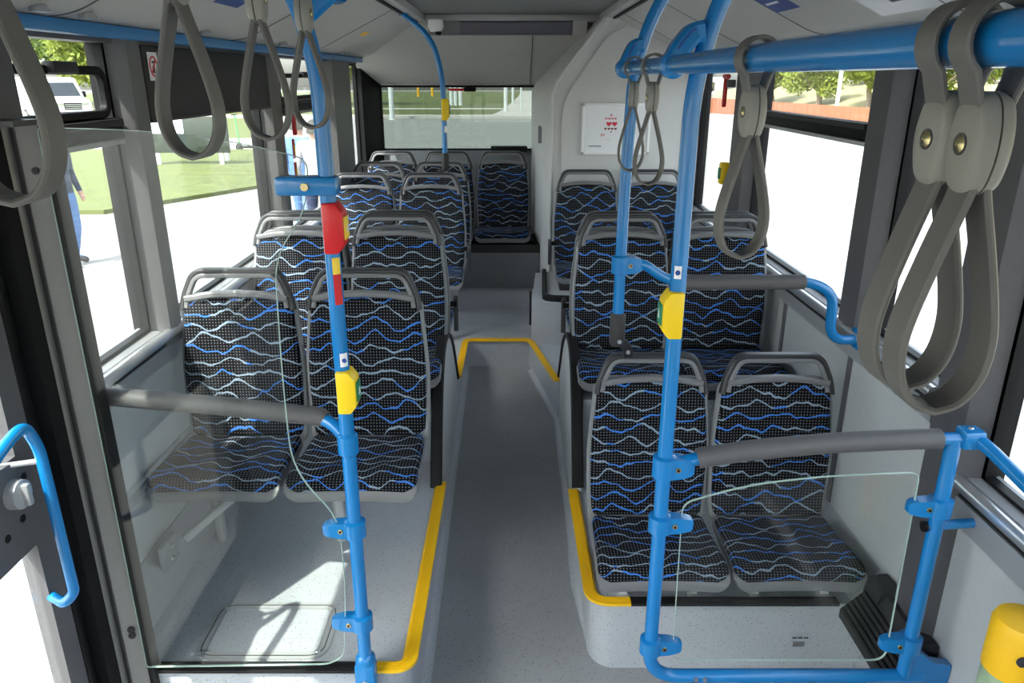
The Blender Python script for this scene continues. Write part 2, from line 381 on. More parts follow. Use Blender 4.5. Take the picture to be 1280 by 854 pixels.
# ---------------------------------------------------------------- side walls
GX = WX+.035                  # glass plane
def side_wall(side, sg):
    X = lambda a: sg*a
    def bx(mb, a, b, *r, **k): return mb.box(min(sg*a, sg*b), max(sg*a, sg*b), *r, **k)
    root = empty('wall_'+side, (sg*WX, 3, 0)); root['kind'] = 'structure'
    lo = MB()
    if sg < 0: bx(lo, WX, WX+.07, 1.66, 6.65, -.1, 1.10); bx(lo, WX, WX+.07, -5.2, .55, -.1, .95)
    else: bx(lo, WX, WX+.07, 1.80, 6.65, -.1, 1.10); bx(lo, WX, WX+.07, -5.2, 1.80, -.1, .93)
    obj('lower_panel', lo, 'wall_panel', root)
    obj('header', bx(MB(), WX, WX+.07, -5.2, 6.65, 2.05, 2.45), 'dark_pillar', root)
    seam = [2.62, 3.2, 4.1] if sg < 0 else [2.52, 3.2, 4.1]
    for y in seam: obj('panel_joint', bx(MB(), WX-.006, WX+.01, y, y+.03, .3, 1.06), 'pillar_grey', root)
    y0, y1 = (1.75, 6.5) if sg < 0 else (1.97, 5.25)
    # window ledge: sloping ledge, round rail, grooved channel
    obj('ledge', MB().prism([(X(WX+.06), 1.135), (X(WX-.005), 1.115), (X(WX-.012), 1.07), (X(WX+.06), 1.05)], y0, y1), 'alu_dull', root)
    obj('ledge_rail', MB().tube([(X(WX-.022), y0, 1.098), (X(WX-.022), y1, 1.098)], .019, 12), 'alu', root)
    obj('ledge_groove', bx(MB(), WX-.012, WX+.01, y0, y1, 1.060, 1.075), 'rubber', root)
    obj('ledge_channel', bx(MB(), WX-.018, WX+.01, y0, y1, 1.005, 1.060), 'alu_dull', root)
    if sg > 0:
        y0, y1 = -5.1, 1.82
        obj('ledge', MB().prism([(WX+.06, .955), (WX-.005, .935), (WX-.012, .89), (WX+.06, .87)], y0, y1), 'alu_dull', root)
        obj('ledge_rail', MB().tube([(WX-.022, y0, .918), (WX-.022, y1, .918)], .019, 12), 'alu', root)
        obj('ledge_groove', MB().box(WX-.012, WX+.01, y0, y1, .875, .893), 'rubber', root)
        obj('ledge_channel', MB().box(WX-.018, WX+.01, y0, y1, .80, .875), 'alu_dull', root)
    # pillars
    P = [(1.70, 1.95), (2.46, 2.62), (3.88, 4.12), (5.28, 5.9)] if sg < 0 else [(1.76, 1.98), (2.46, 2.66), (3.94, 4.26), (5.16, 5.3)]
    P += [(-1.1, -.9), (-3.1, -2.9), (-5.2, -5.0)]
    for i, (a, b) in enumerate(P):
        low_z = .3 if (sg > 0 and i == 0) else (1.06 if i < 4 else .9)
        mat = 'dark_pillar' if (i == 0 or sg > 0) else 'pillar_grey'
        poly = [(X(WX+.07), a), (X(WX+.02), a), (X(WX-.03), a+.035), (X(WX-.035), (a+b)/2), (X(WX-.03), b-.035), (X(WX+.02), b), (X(WX+.07), b)]
        p = obj('pillar', MB().prism(poly, low_z, 2.08, 'z'), mat, root)
        for (g0, g1) in ((a-.012, a+.006), (b-.006, b+.012)):
            obj('gasket', bx(MB(), GX-.014, WX+.074, g0, g1, 1.1 if low_z > 1 else .9, 2.05), 'black', p)
    return root
WL = side_wall('left', -1); WR = side_wall('right', 1)
# skirting along the podium walls
S('baseboard_left', MB().prism([(-1.24, .30), (-1.14, .30), (-1.145, .325), (-1.225, .43), (-1.24, .43)], 1.80, 2.9), 'alu_dull')
S('baseboard_right', MB().prism([(1.24, .27), (1.15, .27), (1.155, .295), (1.225, .4), (1.24, .4)], 2.1, 2.9), 'alu_dull')
S('baseboard_front', MB().prism([(1.235, .0), (1.19, .0), (1.19, .03), (1.225, .075), (1.235, .075)], -5.1, 2.09), 'alu_dull')
obj('seat_rail', MB().box(-1.235, -1.205, 1.8, 2.9, .655, .70, .004), 'alu', WL)

def window(n, sg, y0, y1, z0, z1, hopper=None, mat='window_glass'):
    w = empty('window_%d' % n, (sg*GX, (y0+y1)/2, z0)); w['kind'] = 'structure'
    obj('pane', MB().box(min(sg*GX, sg*(GX+.006)), max(sg*GX, sg*(GX+.006)), y0, y1, z0, z1), mat, w, smooth=0)
    fr = MB(); a, b = min(sg*(GX-.014), sg*(GX+.014)), max(sg*(GX-.014), sg*(GX+.014))
    fr.box(a, b, y0, y1, z0-.01, z0+.014); fr.box(a, b, y0, y1, z1-.014, z1+.01); fr.box(a, b, y0-.01, y0+.014, z0, z1); fr.box(a, b, y1-.014, y1+.01, z0, z1)
    obj('window_frame', fr, 'black', w)
    if hopper:
        zb = hopper
        c, d = min(sg*(GX-.035), sg*(GX-.002)), max(sg*(GX-.035), sg*(GX-.002))
        bar = obj('transom', MB().box(c, d, y0, y1, zb-.05, zb+.012, .006), 'black', w)
        obj('transom_cap', MB().box(c-.0, d, y0, y1, zb-.068, zb-.052, .003), 'alu_dull', bar)
        obj('transom_lip', MB().box(min(sg*(GX-.05), sg*(GX-.03)), max(sg*(GX-.05), sg*(GX-.03)), y0+.02, y1-.02, zb-.012, zb+.01, .004), 'dark_panel', bar)
    return w
w1 = window(1, -1, 1.95, 2.46, 1.12, 2.065, 1.82)
# tilting hopper sash with its rounded black frame
def sash(w, sg, ya, yb, za, zb):
    path = fillet([(sg*(GX-.02), ya, za), (sg*(GX-.02), yb, za), (sg*(GX-.02), yb, zb), (sg*(GX-.02), ya, zb)], .04, 5, True)
    s = obj('hopper_sash', MB().sweep(path, rect(.026, .024, .004), ref=(1, 0, 0), closed=True), 'black', w)
    obj('sash_latch', MB().box(min(sg*(GX-.055), sg*(GX-.02)), max(sg*(GX-.055), sg*(GX-.02)), (ya+yb)/2-.06, (ya+yb)/2+.06, zb-.01, zb+.022, .006), 'dark_panel', s)
sash(w1, -1, 1.93, 2.405, 1.845, 1.97)
w2 = window(2, -1, 2.62, 3.88, 1.12, 2.05)
w3 = window(3, -1, 4.12, 5.28, 1.12, 2.065, 1.82); sash(w3, -1, 4.2, 5.2, 1.84, 1.96)
window(4, -1, 5.9, 6.36, 1.12, 2.05)
w5 = window(5, 1, -5.1, 1.76, .94, 2.03); window(6, 1, 1.98, 2.46, 1.12, 2.03)
window(7, 1, 2.66, 3.94, 1.12, 2.03, 1.79); window(8, 1, 4.26, 5.16, 1.12, 2.03)
window(9, -1, -5.1, .5, .95, 2.05)
wf = empty('wall_front', (0, -5.2, 0)); wf['kind'] = 'structure'  # unseen bus front behind the camera, added to cut frontal sky light
obj('dash_panel', MB().box(-1.3, 1.3, -5.28, -5.2, -.1, .95), 'dark_pillar', wf); obj('header', MB().box(-1.3, 1.3, -5.28, -5.2, 2.1, 2.45), 'dark_pillar', wf)
# rear wall
rw = empty('wall_rear', (0, 6.62, 0)); rw['kind'] = 'structure'
obj('rear_panel', MB().box(-1.25, .25, 6.60, 6.66, .34, 1.36), 'rear_grey', rw)
obj('rear_corner', MB().prism([(-1.25, 6.36), (-1.21, 6.36), (-1.10, 6.60), (-1.10, 6.66), (-1.25, 6.66)], .6, 2.1, 'z'), 'black', rw)
obj('rear_header', MB().box(-1.25, 1.25, 6.60, 6.66, 1.885, 2.45), 'panel', rw)
w10 = empty('window_10', (-.46, 6.62, 1.36)); w10['kind'] = 'structure'
obj('pane', MB().box(-1.12, .20, 6.625, 6.632, 1.36, 1.89), 'rear_glass', w10, smooth=0)
f = MB(); f.box(-1.12, .2, 6.60, 6.64, 1.36, 1.375); f.box(-1.12, .2, 6.60, 6.64, 1.872, 1.89); f.box(-1.12, -1.095, 6.60, 6.64, 1.36, 1.89)
obj('window_frame', f, 'black', w10)
obj('sensor_bar', MB().box(-.53, -.36, 6.55, 6.60, 1.845, 1.865, .005), 'red', w10)
obj('sensor', MB().box(-.40, -.30, 6.54, 6.60, 1.84, 1.872, .008), 'black', w10)
obj('sill_box', MB().box(-.18, .13, 6.52, 6.60, 1.355, 1.40, .006), 'black', w10)
lbl = obj('notice_strip', MB().box(-.30, -.12, 6.595, 6.60, 1.905, 1.925), 'wall_panel', rw)
for i in range(2): obj('notice_mark', MB().box(-.28+i*.09, -.25+i*.09, 6.592, 6.596, 1.909, 1.921), 'green', lbl)
obj('warning_disc', MB().lathe([(.0, -.004), (.016, -.004), (.016, 0), (.0, 0)], (-.515, 6.595, 1.915), 'y', 14), 'red', rw)

# ---------------------------------------------------------------- ceiling and ducts
ce = empty('ceiling', (0, 2, CH)); ce['kind'] = 'structure'
obj('roof_panel', MB().box(-1.3, 1.3, -5.2, 6.66, CH+.03, CH+.12), 'ceiling', ce)
obj('rear_slope', MB().prism([(5.62, CH-.015), (5.75, CH-.05), (6.30, 2.05), (6.58, 1.905), (6.62, 1.895), (6.62, CH+.04), (5.62, CH+.04)], -1.24, 1.24, 'x'), 'panel_warm', ce)
obj('slope_joint', MB().prism([(5.72, CH-.045), (6.30, 2.043), (6.58, 1.90), (6.585, 1.91), (6.30, 2.06), (5.72, CH-.03)], .148, .154, 'x'), 'pillar_grey', ce)
def duct(sg):
    prof = [(q.x, q.y) for q in fillet([(sg*1.195, 2.094, 0), (sg*1.10, 2.104, 0), (sg*.70, CH-.03, 0), (sg*.655, CH-.005, 0)], [.0, .08, .06, 0], 6)]
    poly = prof+[(sg*.655, CH+.05), (sg*1.28, CH+.05), (sg*1.28, 2.094)]
    d = obj('air_duct', MB().prism(poly, -5.2, 6.35 if sg < 0 else 5.3), 'panel_warm', ce)
    obj('duct_lip', MB().box(min(sg*.60, sg*.66), max(sg*.60, sg*.66), -5.2, 5.75, CH-.012, CH+.04, .006), 'panel', d)
    obj('duct_gap', MB().box(min(sg*.652, sg*.672), max(sg*.652, sg*.672), -5.2, 5.70, CH-.022, CH-.006), 'black', d)
    for y in ((2.05, 3.35, 4.6) if sg < 0 else (2.0, 2.95, 3.9, 4.9)):
        jp = [(a, b) for a, b in prof]; c = [(a, b-.0025) for a, b in jp]+[(a, b+.01) for a, b in jp[::-1]]
        obj('duct_joint', MB().prism(c, y, y+.006), 'pillar_grey', d)
    obj('duct_edge', MB().box(min(sg*1.20, sg*1.158), max(sg*1.20, sg*1.158), -5.2, 6.2 if sg < 0 else 5.25, 2.060, 2.095, .006), 'blue_strip', d)
    return d
DL = duct(-1); DR = duct(1)
for y in (1.9, 2.11, 2.9, 3.87, 5.2):
    l_ = obj('spot_lamp', MB().lathe([(.0, .012), (.016, .012), (.022, .003), (.023, -.004), (0, -.004)], (-1.10, y, 2.098), 'z', 16), 'steel', DL)
lampb = obj('ceiling_bar', MB().box(-.60, .62, 5.60, 5.66, CH-.01, CH+.03, .006), 'panel', ce)
obj('lamp_tube', MB().prism(rpoly([(5.62, CH-.10), (5.72, CH-.10), (5.76, CH-.01), (5.60, CH-.01)], .02), -.36, .42, 'x'), 'lamp_off', ce)
obj('lamp_end', MB().prism(rpoly([(5.61, CH-.11), (5.72, CH-.11), (5.76, CH-.0), (5.60, CH-.0)], .02), .42, .52, 'x'), 'panel_warm', ce)
obj('lamp_end', MB().prism(rpoly([(5.61, CH-.10), (5.72, CH-.10), (5.76, CH-.0), (5.60, CH-.0)], .02), -.58, -.36, 'x'), 'ceiling', ce)
# ---------------------------------------------------------------- seats
def cushion(width, prof, thick, edge=.022, nu=16, corner_a=.05, corner_b=.05):
    """padded slab that follows prof (list of (y,z)); width(t) full width; returns MB, uv"""
    pts = [Vector((0, a, b)) for a, b in prof]; L = [0]
    for i in range(1, len(pts)): L.append(L[-1]+(pts[i]-pts[i-1]).length)
    T = L[-1]; nv = 22; vs, uv = [], []
    def at(s):
        for i in range(1, len(L)):
            if s <= L[i]+1e-9: break
        k = (s-L[i-1])/(L[i]-L[i-1]); p = pts[i-1].lerp(pts[i], k)
        t0 = (pts[min(i+1, len(pts)-1)]-pts[max(i-2, 0)]).normalized()
        return p, Vector((0, t0.z, -t0.y)) if False else Vector((0, -t0.z, t0.y))
    ss = [T*(.5-.5*math.cos(math.pi*j/nv)) for j in range(nv+1)]
    us = [math.sin(math.pi*(i/nu-.5)) for i in range(nu+1)]
    def hw(s):
        h = width(s/T)/2
        for d, c in ((s, corner_a), (T-s, corner_b)):
            if d < c: h -= c-math.sqrt(max(0, c*c-(c-d)**2))
        return h
    def drop(d):
        return 0 if d >= edge else edge-math.sqrt(max(0, edge*edge-(edge-d)**2))
    for layer in (0, 1):
        for s in ss:
            p, nrm = at(s); h = hw(s)
            for u in us:
                x = u*h
                if layer == 0:
                    dd = max(drop(h-abs(x)), drop(min(s, T-s)))
                    bow = .010*(1-(u*u))          # slightly hollow middle
                    q = p+nrm*(-dd-bow)
                else: q = p+nrm*(-thick)
                vs.append(Vector((x, q.y, q.z))); uv.append((x, s))
    m = nu+1; N = m*(nv+1); fs = []
    for j in range(nv):
        for i in range(nu):
            a = j*m+i; fs.append((a, a+1, a+m+1, a+m)); fs.append((N+a, N+a+m, N+a+m+1, N+a+1))
    ring = [i for i in range(m)]+[j*m+nu for j in range(1, nv+1)]+[nv*m+i for i in range(nu-1, -1, -1)]+[j*m for j in range(nv-1, 0, -1)]
    for k in range(len(ring)):
        a, b = ring[k], ring[(k+1) % len(ring)]; fs.append((b, a, a+N, b+N))
    mb = MB(); mb.v = vs; mb.f = fs
    return mb, uv
def smooth_prof(pts, n=4):
    out = []
    for i in range(len(pts)-1):
        p0, p1, p2, p3 = (Vector(pts[max(0, min(len(pts)-1, i+k))]) for k in (-1, 0, 1, 2))
        for k in range(n):
            t = k/n; q = .5*((2*p1)+(p2-p0)*t+(2*p0-5*p1+4*p2-p3)*t*t+(3*p1-p0-3*p2+p3)*t**3); out.append((q.x, q.y))
    out.append(tuple(pts[-1])); return out
BACK = smooth_prof([(.0, .082), (.016, .12), (.028, .25), (.045, .42), (.068, .585)])
CUSH = smooth_prof([(-.352, .035), (-.348, .065), (-.32, .092), (-.25, .096), (-.12, .085), (.01, .085)])
bw = lambda t: .405+.02*math.sin(math.pi*min(1, t*1.2))-.035*max(0, t-.5)
cw = lambda t: .438-.03*t
def make_seat():
    root = empty('bus_seat')
    mb, uv = cushion(bw, BACK, .03, corner_a=.02, corner_b=.055); me_b = mb
    o = obj('backrest', mb, 'fabric', root, local=True, uv=uv, smooth=50)
    mb, uv = cushion(cw, CUSH, .035, corner_a=.06, corner_b=.03); uv = [(a+.3, b+.7) for a, b in uv]
    obj('seat_cushion', mb, 'fabric', root, local=True, uv=uv, smooth=50)
    off = [(a+.022, b-.004) for a, b in BACK]; off = [(off[0][0]+.0, off[0][1]-.04)]+off+[(off[-1][0]+.004, off[-1][1]+.012)]
    mb, uv = cushion(lambda t: bw(t)+.022, off, .028, edge=.006, corner_a=.02, corner_b=.06)
    obj('back_shell', mb, 'seat_grey', root, local=True, smooth=50)
    off = [(a-.003, b-.024) for a, b in CUSH]; off = [(off[0][0], off[0][1]-.004)]+off
    mb, uv = cushion(lambda t: cw(t)+.008, off, .022, edge=.006, corner_a=.06, corner_b=.02)
    obj('seat_pan', mb, 'handle_light', root, local=True, smooth=50)
    # grab handle: light inner frame and dark outer rim
    def hp(x, z): return (x, .072+(z-.585)*.17, z)
    p = fillet([hp(-.196, .535), hp(-.187, .585), hp(-.150, .672), hp(.150, .672), hp(.187, .585), hp(.196, .535)], [0, .03, .035, .035, .03, 0], 6)
    hd = obj('grab_handle', MB().sweep([Vector(q)+Vector((0, .012, 0)) for q in p], rect(.036, .018, .005), ref=(0, 1, 0)), 'handle_dark', root, local=True)
    p2 = fillet([hp(-.178, .545), hp(-.172, .585), hp(-.139, .658), hp(.139, .658), hp(.172, .585), hp(.178, .545)], [0, .03, .03, .03, .03, 0], 6)
    obj('handle_frame', MB().sweep([Vector(q)+Vector((0, .004, 0)) for q in p2], rect(.026, .016, .004), ref=(0, 1, 0)), 'handle_light', hd, local=True)
    obj('handle_base', MB().sweep([hp(-.18, .578), hp(-.09, .592), hp(0, .596), hp(.09, .592), hp(.18, .578)], rect(.03, .022, .005), ref=(0, 1, 0)), 'handle_light', hd, local=True)
    return root
SEAT = make_seat(); seat_used = [False]
def put_seat(x, y, z, floor, label, group, rz=0, arm=0, legs='post'):
    if not seat_used[0]: s = SEAT; seat_used[0] = True
    else: s = copy_tree(SEAT)
    s.location = (x, y, z); s.rotation_euler = (0, 0, rz); tag(s, label, 'bus seat', group)
    h = floor-z
    if legs == 'post':
        for sx in (-.12, .12):
            lg = MB().box(sx-.014, sx+.014, -.27, -.24, h, .03, .003); lg.box(sx-.02, sx+.02, -.29, -.21, h, h+.012)
            lg.box(sx-.014, sx+.014, -.27, -.05, .015, .04)
            obj('leg', lg, 'leg_grey', s, local=True)
    elif legs == 'cant':
        lg = MB().box(-.2, .2, -.10, -.05, .0, .04, .004); lg.tube([(-.12*1, -.08, .02), (-.12, -.05, h)], .02, 10)
        obj('leg', lg, 'leg_grey', s, local=True)
    else:
        obj('mount', MB().box(-.19, .19, -.29, .0, h, .05, .004), 'dark_panel', s, local=True)
    if arm:
        a = obj('armrest_pivot', MB().tube([(arm*.205, .0, .20), (arm*.25, .0, .20)], .014, 10), 'black', s, local=True)
        obj('armrest', MB().sweep(fillet([(arm*.245, -.005, .06), (arm*.245, -.02, .20), (arm*.245, -.01, .23)], .03), rect(.022, .035, .006), ref=(1, 0, 0)), 'handle_dark', a, local=True)
    return s
LX = (-.525, -.975); RX = (.50, .95)
for i in (0, 1):
    w = ('aisle-side', 'window-side')[i]
    put_seat(LX[i], 2.475, .635, .30, w+' wave-patterned seat right behind the tall clear glass partition and floor hatch', 'pair behind the tall glass partition', legs='cant')
    put_seat(LX[i], 3.29, .69, .62, w+' wave-patterned seat over the wheel housing, second row behind the tall glass partition', 'second pair behind the tall glass partition')
    put_seat(LX[i], 3.565, .69, .62, w+' seat facing backwards, back to back with the second row behind the tall glass partition', 'backward-facing seats', rz=math.pi, arm=(-1 if i == 0 else 0))
    put_seat(LX[i], 4.83, .69, .345, w+' seat on the raised rear floor, row carrying the curved blue pole on its handle', 'third pair behind the tall glass partition', arm=(1 if i == 0 else 0))
    put_seat(LX[i], 5.50, .69, .345, w+' seat between the curved-pole row and the rear bench', 'pair before the rear bench')
    put_seat(RX[i], 2.395, .345, .272, w+' low seat behind the small glass screen with the bent blue frame', 'low pair behind the small glass screen')
    put_seat(RX[i], 3.26, .69, .62, w+' seat over the wheel housing behind the low pair, below the horizontal grey padded rail', 'pair over the wheel housing')
    put_seat(RX[i], 3.535, .69, .62, w+' seat facing backwards, back to back with the pair behind the padded rail', 'backward-facing seats', rz=math.pi, arm=(1 if i == 0 else 0))
    put_seat(RX[i], 5.0, .69, .62, w+' seat against the white engine tower below the framed poster', 'pair under the framed poster', arm=(-1 if i == 0 else 0), legs='box')
for x, n in ((-.985, 'rear bench seat in the corner by the side window'), (-.53, 'middle rear bench seat under the back window'), (-.075, 'rear bench seat in line with the aisle, beside the engine tower')):
    put_seat(x, 6.22, .70, .685, n, 'rear bench seats', legs='box')
# diagonal strut and wall foot below the first pair
sf = empty('seat_strut', (-1.14, 2.19, .38)); tag(sf, 'grey diagonal strut bolted to the wall under the pair behind the glass partition', 'strut')
obj('tube', MB().tube([(-1.15, 2.25, .42), (-.95, 2.40, .56), (-.78, 2.44, .64)], .016, 10), 'leg_grey', sf)
obj('foot_plate', MB().box(-1.19, -1.17, 2.13, 2.24, .36, .46, .006), 'alu_dull', sf)
for dz in (.385, .435): obj('bolt', MB().lathe([(0, 0), (.012, 0), (.009, .008), (0, .008)], (-1.17, 2.185, dz), 'x', 10), 'steel', sf)
# cross beam of the first pair
cb = MB().box(-1.20, -.33, 2.37, 2.43, .60, .638, .006)
tag(obj('seat_beam', cb, 'leg_grey'), 'grey cross beam carrying the pair behind the tall glass partition', 'beam')

# ---------------------------------------------------------------- blue rails and poles
PR = .0188
def screw(parent, c, axis, mat='steel', r=.007):
    obj('screw', MB().lathe([(0, -.004), (r, -.004), (r, .001), (r*.7, .003), (0, .003)], c, axis, 12), mat, parent, smooth=0)
def clamp(parent, c, d, ln=.06, h=.034, w=.036, scr=True):
    """pole clamp with a tapering jaw along d (unit xy)"""
    c = Vector(c); d = Vector((*d, 0)).normalized(); s = Vector((-d.y, d.x, 0)); mb = MB()
    mb.lathe([(.020, -h*.62), (.030, -h*.62+.004), (.030, h*.62-.004), (.020, h*.62)], c, 'z', 20)
    a = w/2
    vs = []
    for t, k, hh in ((.012, 1, .58), (ln*.6, .92, .52), (ln*.9, .72, .42), (ln, .5, .3)):
        for q, zz in ((-1, -1), (1, -1), (1, 1), (-1, 1)): vs.append(c+d*t+s*q*a*k+Vector((0, 0, zz*h*hh)))
    fs = [(0, 3, 2, 1), (12, 13, 14, 15)]
    for i in range(3): fs += [(i*4+k, i*4+(k+1) % 4, i*4+4+(k+1) % 4, i*4+4+k) for k in range(4)]
    mb.add(vs, fs)
    o = obj('clamp', mb, 'blue', parent)
    if scr:
        f = s if s.y < 0 else -s
        ax = 'y' if abs(f.y) > .5 else 'x'
        sg = -1 if ax == 'y' else (1 if f.x > 0 else -1)
        p = c+d*ln*.42+f*(a*.95)
        m = MB().lathe([(0, 0), (.0075, 0), (.0065, .003*sg), (0, .003*sg)], p, ax, 12); obj('screw', m, 'brass', o, smooth=0)
        obj('slot', MB().box(*sorted((p.x-.003, p.x+.003)), p.y-.0045, p.y-.002, p.z-.003, p.z+.003), 'black', o)
    return o
def button(parent, c, sx, body, face, h=.108):
    """stop button box on the pole; chamfered front towards sx"""
    cx, cy, cz = c; b = h/2
    poly = [(cx-sx*.012, cz-b), (cx+sx*.020, cz-b), (cx+sx*.036, cz-b*.62), (cx+sx*.036, cz+b*.62), (cx+sx*.020, cz+b), (cx-sx*.012, cz+b)]
    bm = bmesh.new(); vs = [bm.verts.new((p[0], cy-.030, p[1])) for p in poly]; f = bm.faces.new(vs)
    ex = bmesh.ops.extrude_face_region(bm, geom=[f]); 
    for q in ex['geom']:
        if isinstance(q, bmesh.types.BMVert): q.co.y += .056
    bmesh.ops.bevel(bm, geom=bm.edges[:], offset=.004, segments=2, affect='EDGES', profile=.5)
    o = obj('stop_button', MB().bm(bm), body, parent)
    k = obj('push_plate', MB().box(*sorted((cx+sx*.033, cx+sx*.040)), cy-.022, cy+.018, cz-b*.45, cz+b*.45, .002), face, o)
    obj('push_mark', MB().prism([(cy-.010, cz-.010), (cy+.008, cz-.010), (cy-.001, cz+.012)], *sorted((cx+sx*.0398, cx+sx*.0408)), 'x'), 'white', k)
    return o
def sticker(parent, c, sx, z0, z1, mat, ang=35, span=60):
    vs = []; n = 8; r = PR+.0006
    for i in range(n+1):
        a = R(ang-span/2+span*i/n)
        for z in (z0, z1): vs.append((c[0]+sx*r*math.sin(a), c[1]-r*math.cos(a), z))
    m2 = len(vs)
    fs = [(2*i, 2*i+2, 2*i+3, 2*i+1) for i in range(n)]
    return obj('sticker', MB().add(vs, fs), mat, parent)

# tall pole at the glass partition
LPX, LPY = -.425, 1.74
lp = empty('grab_pole', (LPX, LPY, 0)); tag(lp, 'blue grab pole with red and yellow stop buttons at the tall glass partition', 'grab pole')
obj('pole', MB().tube(fillet([(LPX, LPY, .0), (LPX, LPY, 1.98), (LPX-.05, LPY, 2.16), (LPX-.20, LPY, 2.29)], .12, 8), PR, 18), 'blue', lp)
foot = MB().box(LPX-.030, LPX+.030, LPY-.030, LPY+.018, .19, .355, .010); foot.lathe([(.030, .0), (.028, .02), (.020, .03)], (LPX, LPY, .35), 'z', 18)
ft = obj('foot_bracket', foot, 'blue', lp); screw(ft, (LPX, LPY-.030, .30), 'y'); screw(ft, (LPX, LPY-.030, .22), 'y')
obj('floor_flange', MB().lathe([(.05, 0), (.05, .008), (.03, .015), (.022, .02)], (LPX, LPY, 0), 'z', 20), 'blue', lp)
big = MB().box(LPX-.115, LPX+.027, LPY-.026, LPY+.026, 1.695, 1.738, .008); bg = obj('clamp', big, 'blue', lp); screw(bg, (LPX-.045, LPY-.027, 1.716), 'y', 'brass', .009)
clamp(lp, (LPX, LPY, .80), (-1, 0), .085, .042); clamp(lp, (LPX, LPY, .492), (-1, 0), .085, .042)
rb = button(lp, (LPX, LPY, 1.62), 1, 'red', 'bright_yellow', .118); button(lp, (LPX, LPY, 1.207), 1, 'yellow_btn', 'green', .112)
sticker(lp, (LPX, LPY), 1, 1.51, 1.55, 'bright_yellow'); sticker(lp, (LPX, LPY), 1, 1.435, 1.51, 'red'); sticker(lp, (LPX, LPY), 1, 1.275, 1.31, 'white')
obj('sticker_mark', MB().lathe([(0, -.001), (.006, -.001), (.006, 0), (0, 0)], (LPX+.012, LPY-.0175, 1.292), 'y', 12), 'blue_sticker', lp)
# padded grab bar to the door post
gb = empty('grab_bar', (-.75, 1.78, 1.05)); tag(gb, 'grey padded grab bar with blue end behind the tall glass partition', 'grab bar')
pth = fillet([(LPX, LPY, 1.06), (-.46, 1.76, 1.10), (-.52, 1.785, 1.115), (-1.10, 1.80, 1.165)], .04, 6)
obj('bar', MB().tube(pth, .017, 14), 'blue', gb)
obj('padding', MB().tube([(-.485, 1.775, 1.108), (-.50, 1.78, 1.113), (-.75, 1.79, 1.138), (-1.07, 1.80, 1.163), (-1.085, 1.80, 1.164)], .025, 16, scale=[.8, 1, 1, 1, .85]), 'pad', gb)
obj('joint', MB().lathe([(.021, -.03), (.027, -.025), (.027, .025), (.021, .03)], (LPX, LPY, 1.055), 'z', 18), 'blue', gb)
# glass partition
def pane(name, outline, y, label, edge_r=.0032):
    xs = [p[0] for p in outline]; zs = [p[1] for p in outline]
    r = empty(name, ((min(xs)+max(xs))/2, y, min(zs))); tag(r, label, 'glass partition')
    obj('pane', MB().prism(outline, y-.003, y+.003), 'clear_glass', r, smooth=0)
    obj('edge', MB().sweep([(a, y, b) for a, b in outline], rect(.006, .0016), ref=(0, 1, 0), closed=True), 'glass_edge', r)
    return r
o_ = [(q.x, q.y) for q in fillet([(-1.06, 1.845, 0), (-.80, 1.838, 0), (-.60, 1.81, 0), (-.462, 1.775, 0), (-.478, 1.655, 0), (-.562, 1.55, 0), (-.575, 1.25, 0), (-.575, .98, 0), (-.465, .835, 0), (-.463, .60, 0), (-.485, .375, 0), (-.53, .345, 0), (-1.06, .335, 0)],
     [.01, .2, .2, .03, .08, .12, .2, .12, .06, .1, .03, .03, .01], 6, True)]
pane('glass_partition', o_, 1.735, 'tall clear glass partition with a scooped edge beside the floor hatch')
# overhead bar and straps, left of the aisle
BLX, BLZ = -.386, 2.133
hb = empty('overhead_bar', (BLX, .7, BLZ)); tag(hb, 'blue overhead bar ending at the pole of the tall glass partition', 'handrail')
obj('bar', MB().tube([(BLX, -.3, BLZ), (BLX, 1.80, BLZ)], PR, 18), 'blue', hb)
obj('clamp', MB().lathe([(.02, -.035), (.03, -.03), (.031, .03), (.024, .04), (0, .042)], (BLX, 1.78, BLZ), 'y', 18), 'blue', hb)
obj('clamp_arm', MB().sweep([(BLX, 1.765, BLZ), (LPX-.02, LPY, 2.08)], rect(.05, .05, .01)), 'blue', hb)

# right bar with two poles
BRX, BRZ = .335, 1.975
RPX, RPY = .385, 1.68
QPX, QPY = .352, 2.37
rb_ = empty('overhead_bar', (BRX, .9, BRZ)); tag(rb_, 'blue overhead bar carrying five straps over the low seats, poles clamped to its side', 'handrail')
obj('bar', MB().tube([(BRX, -.6, BRZ), (BRX, 2.38, BRZ)], PR, 20), 'blue', rb_)
def bar_clamp(parent, y, pole, dz=.05):
    ring = obj('clamp', MB().lathe([(.0215, -.018), (.028, -.014), (.028, .014), (.0215, .018)], (BRX, y, BRZ), 'y', 20), 'blue', parent)
    p = fillet([(BRX, y, BRZ+.005), (BRX+.012, y, BRZ+.032), (pole[0]-.01, pole[1], BRZ+.062), (pole[0]+.012, pole[1], BRZ+.066)], .03, 5)
    n = len(p)
    obj('clamp_arm', MB().sweep(p, rect(.05, .042, .008), ref=(0, 1, 0)), 'blue', ring)
    obj('arm_joint', MB().sweep([q+Vector((-.004, -.0245, .006)) for q in p[2:-2]], rect(.003, .004), ref=(0, 1, 0)), 'blue_sticker', ring)
bar_clamp(rb_, 1.665, (RPX, RPY)); bar_clamp(rb_, 2.365, (QPX+.02, QPY))
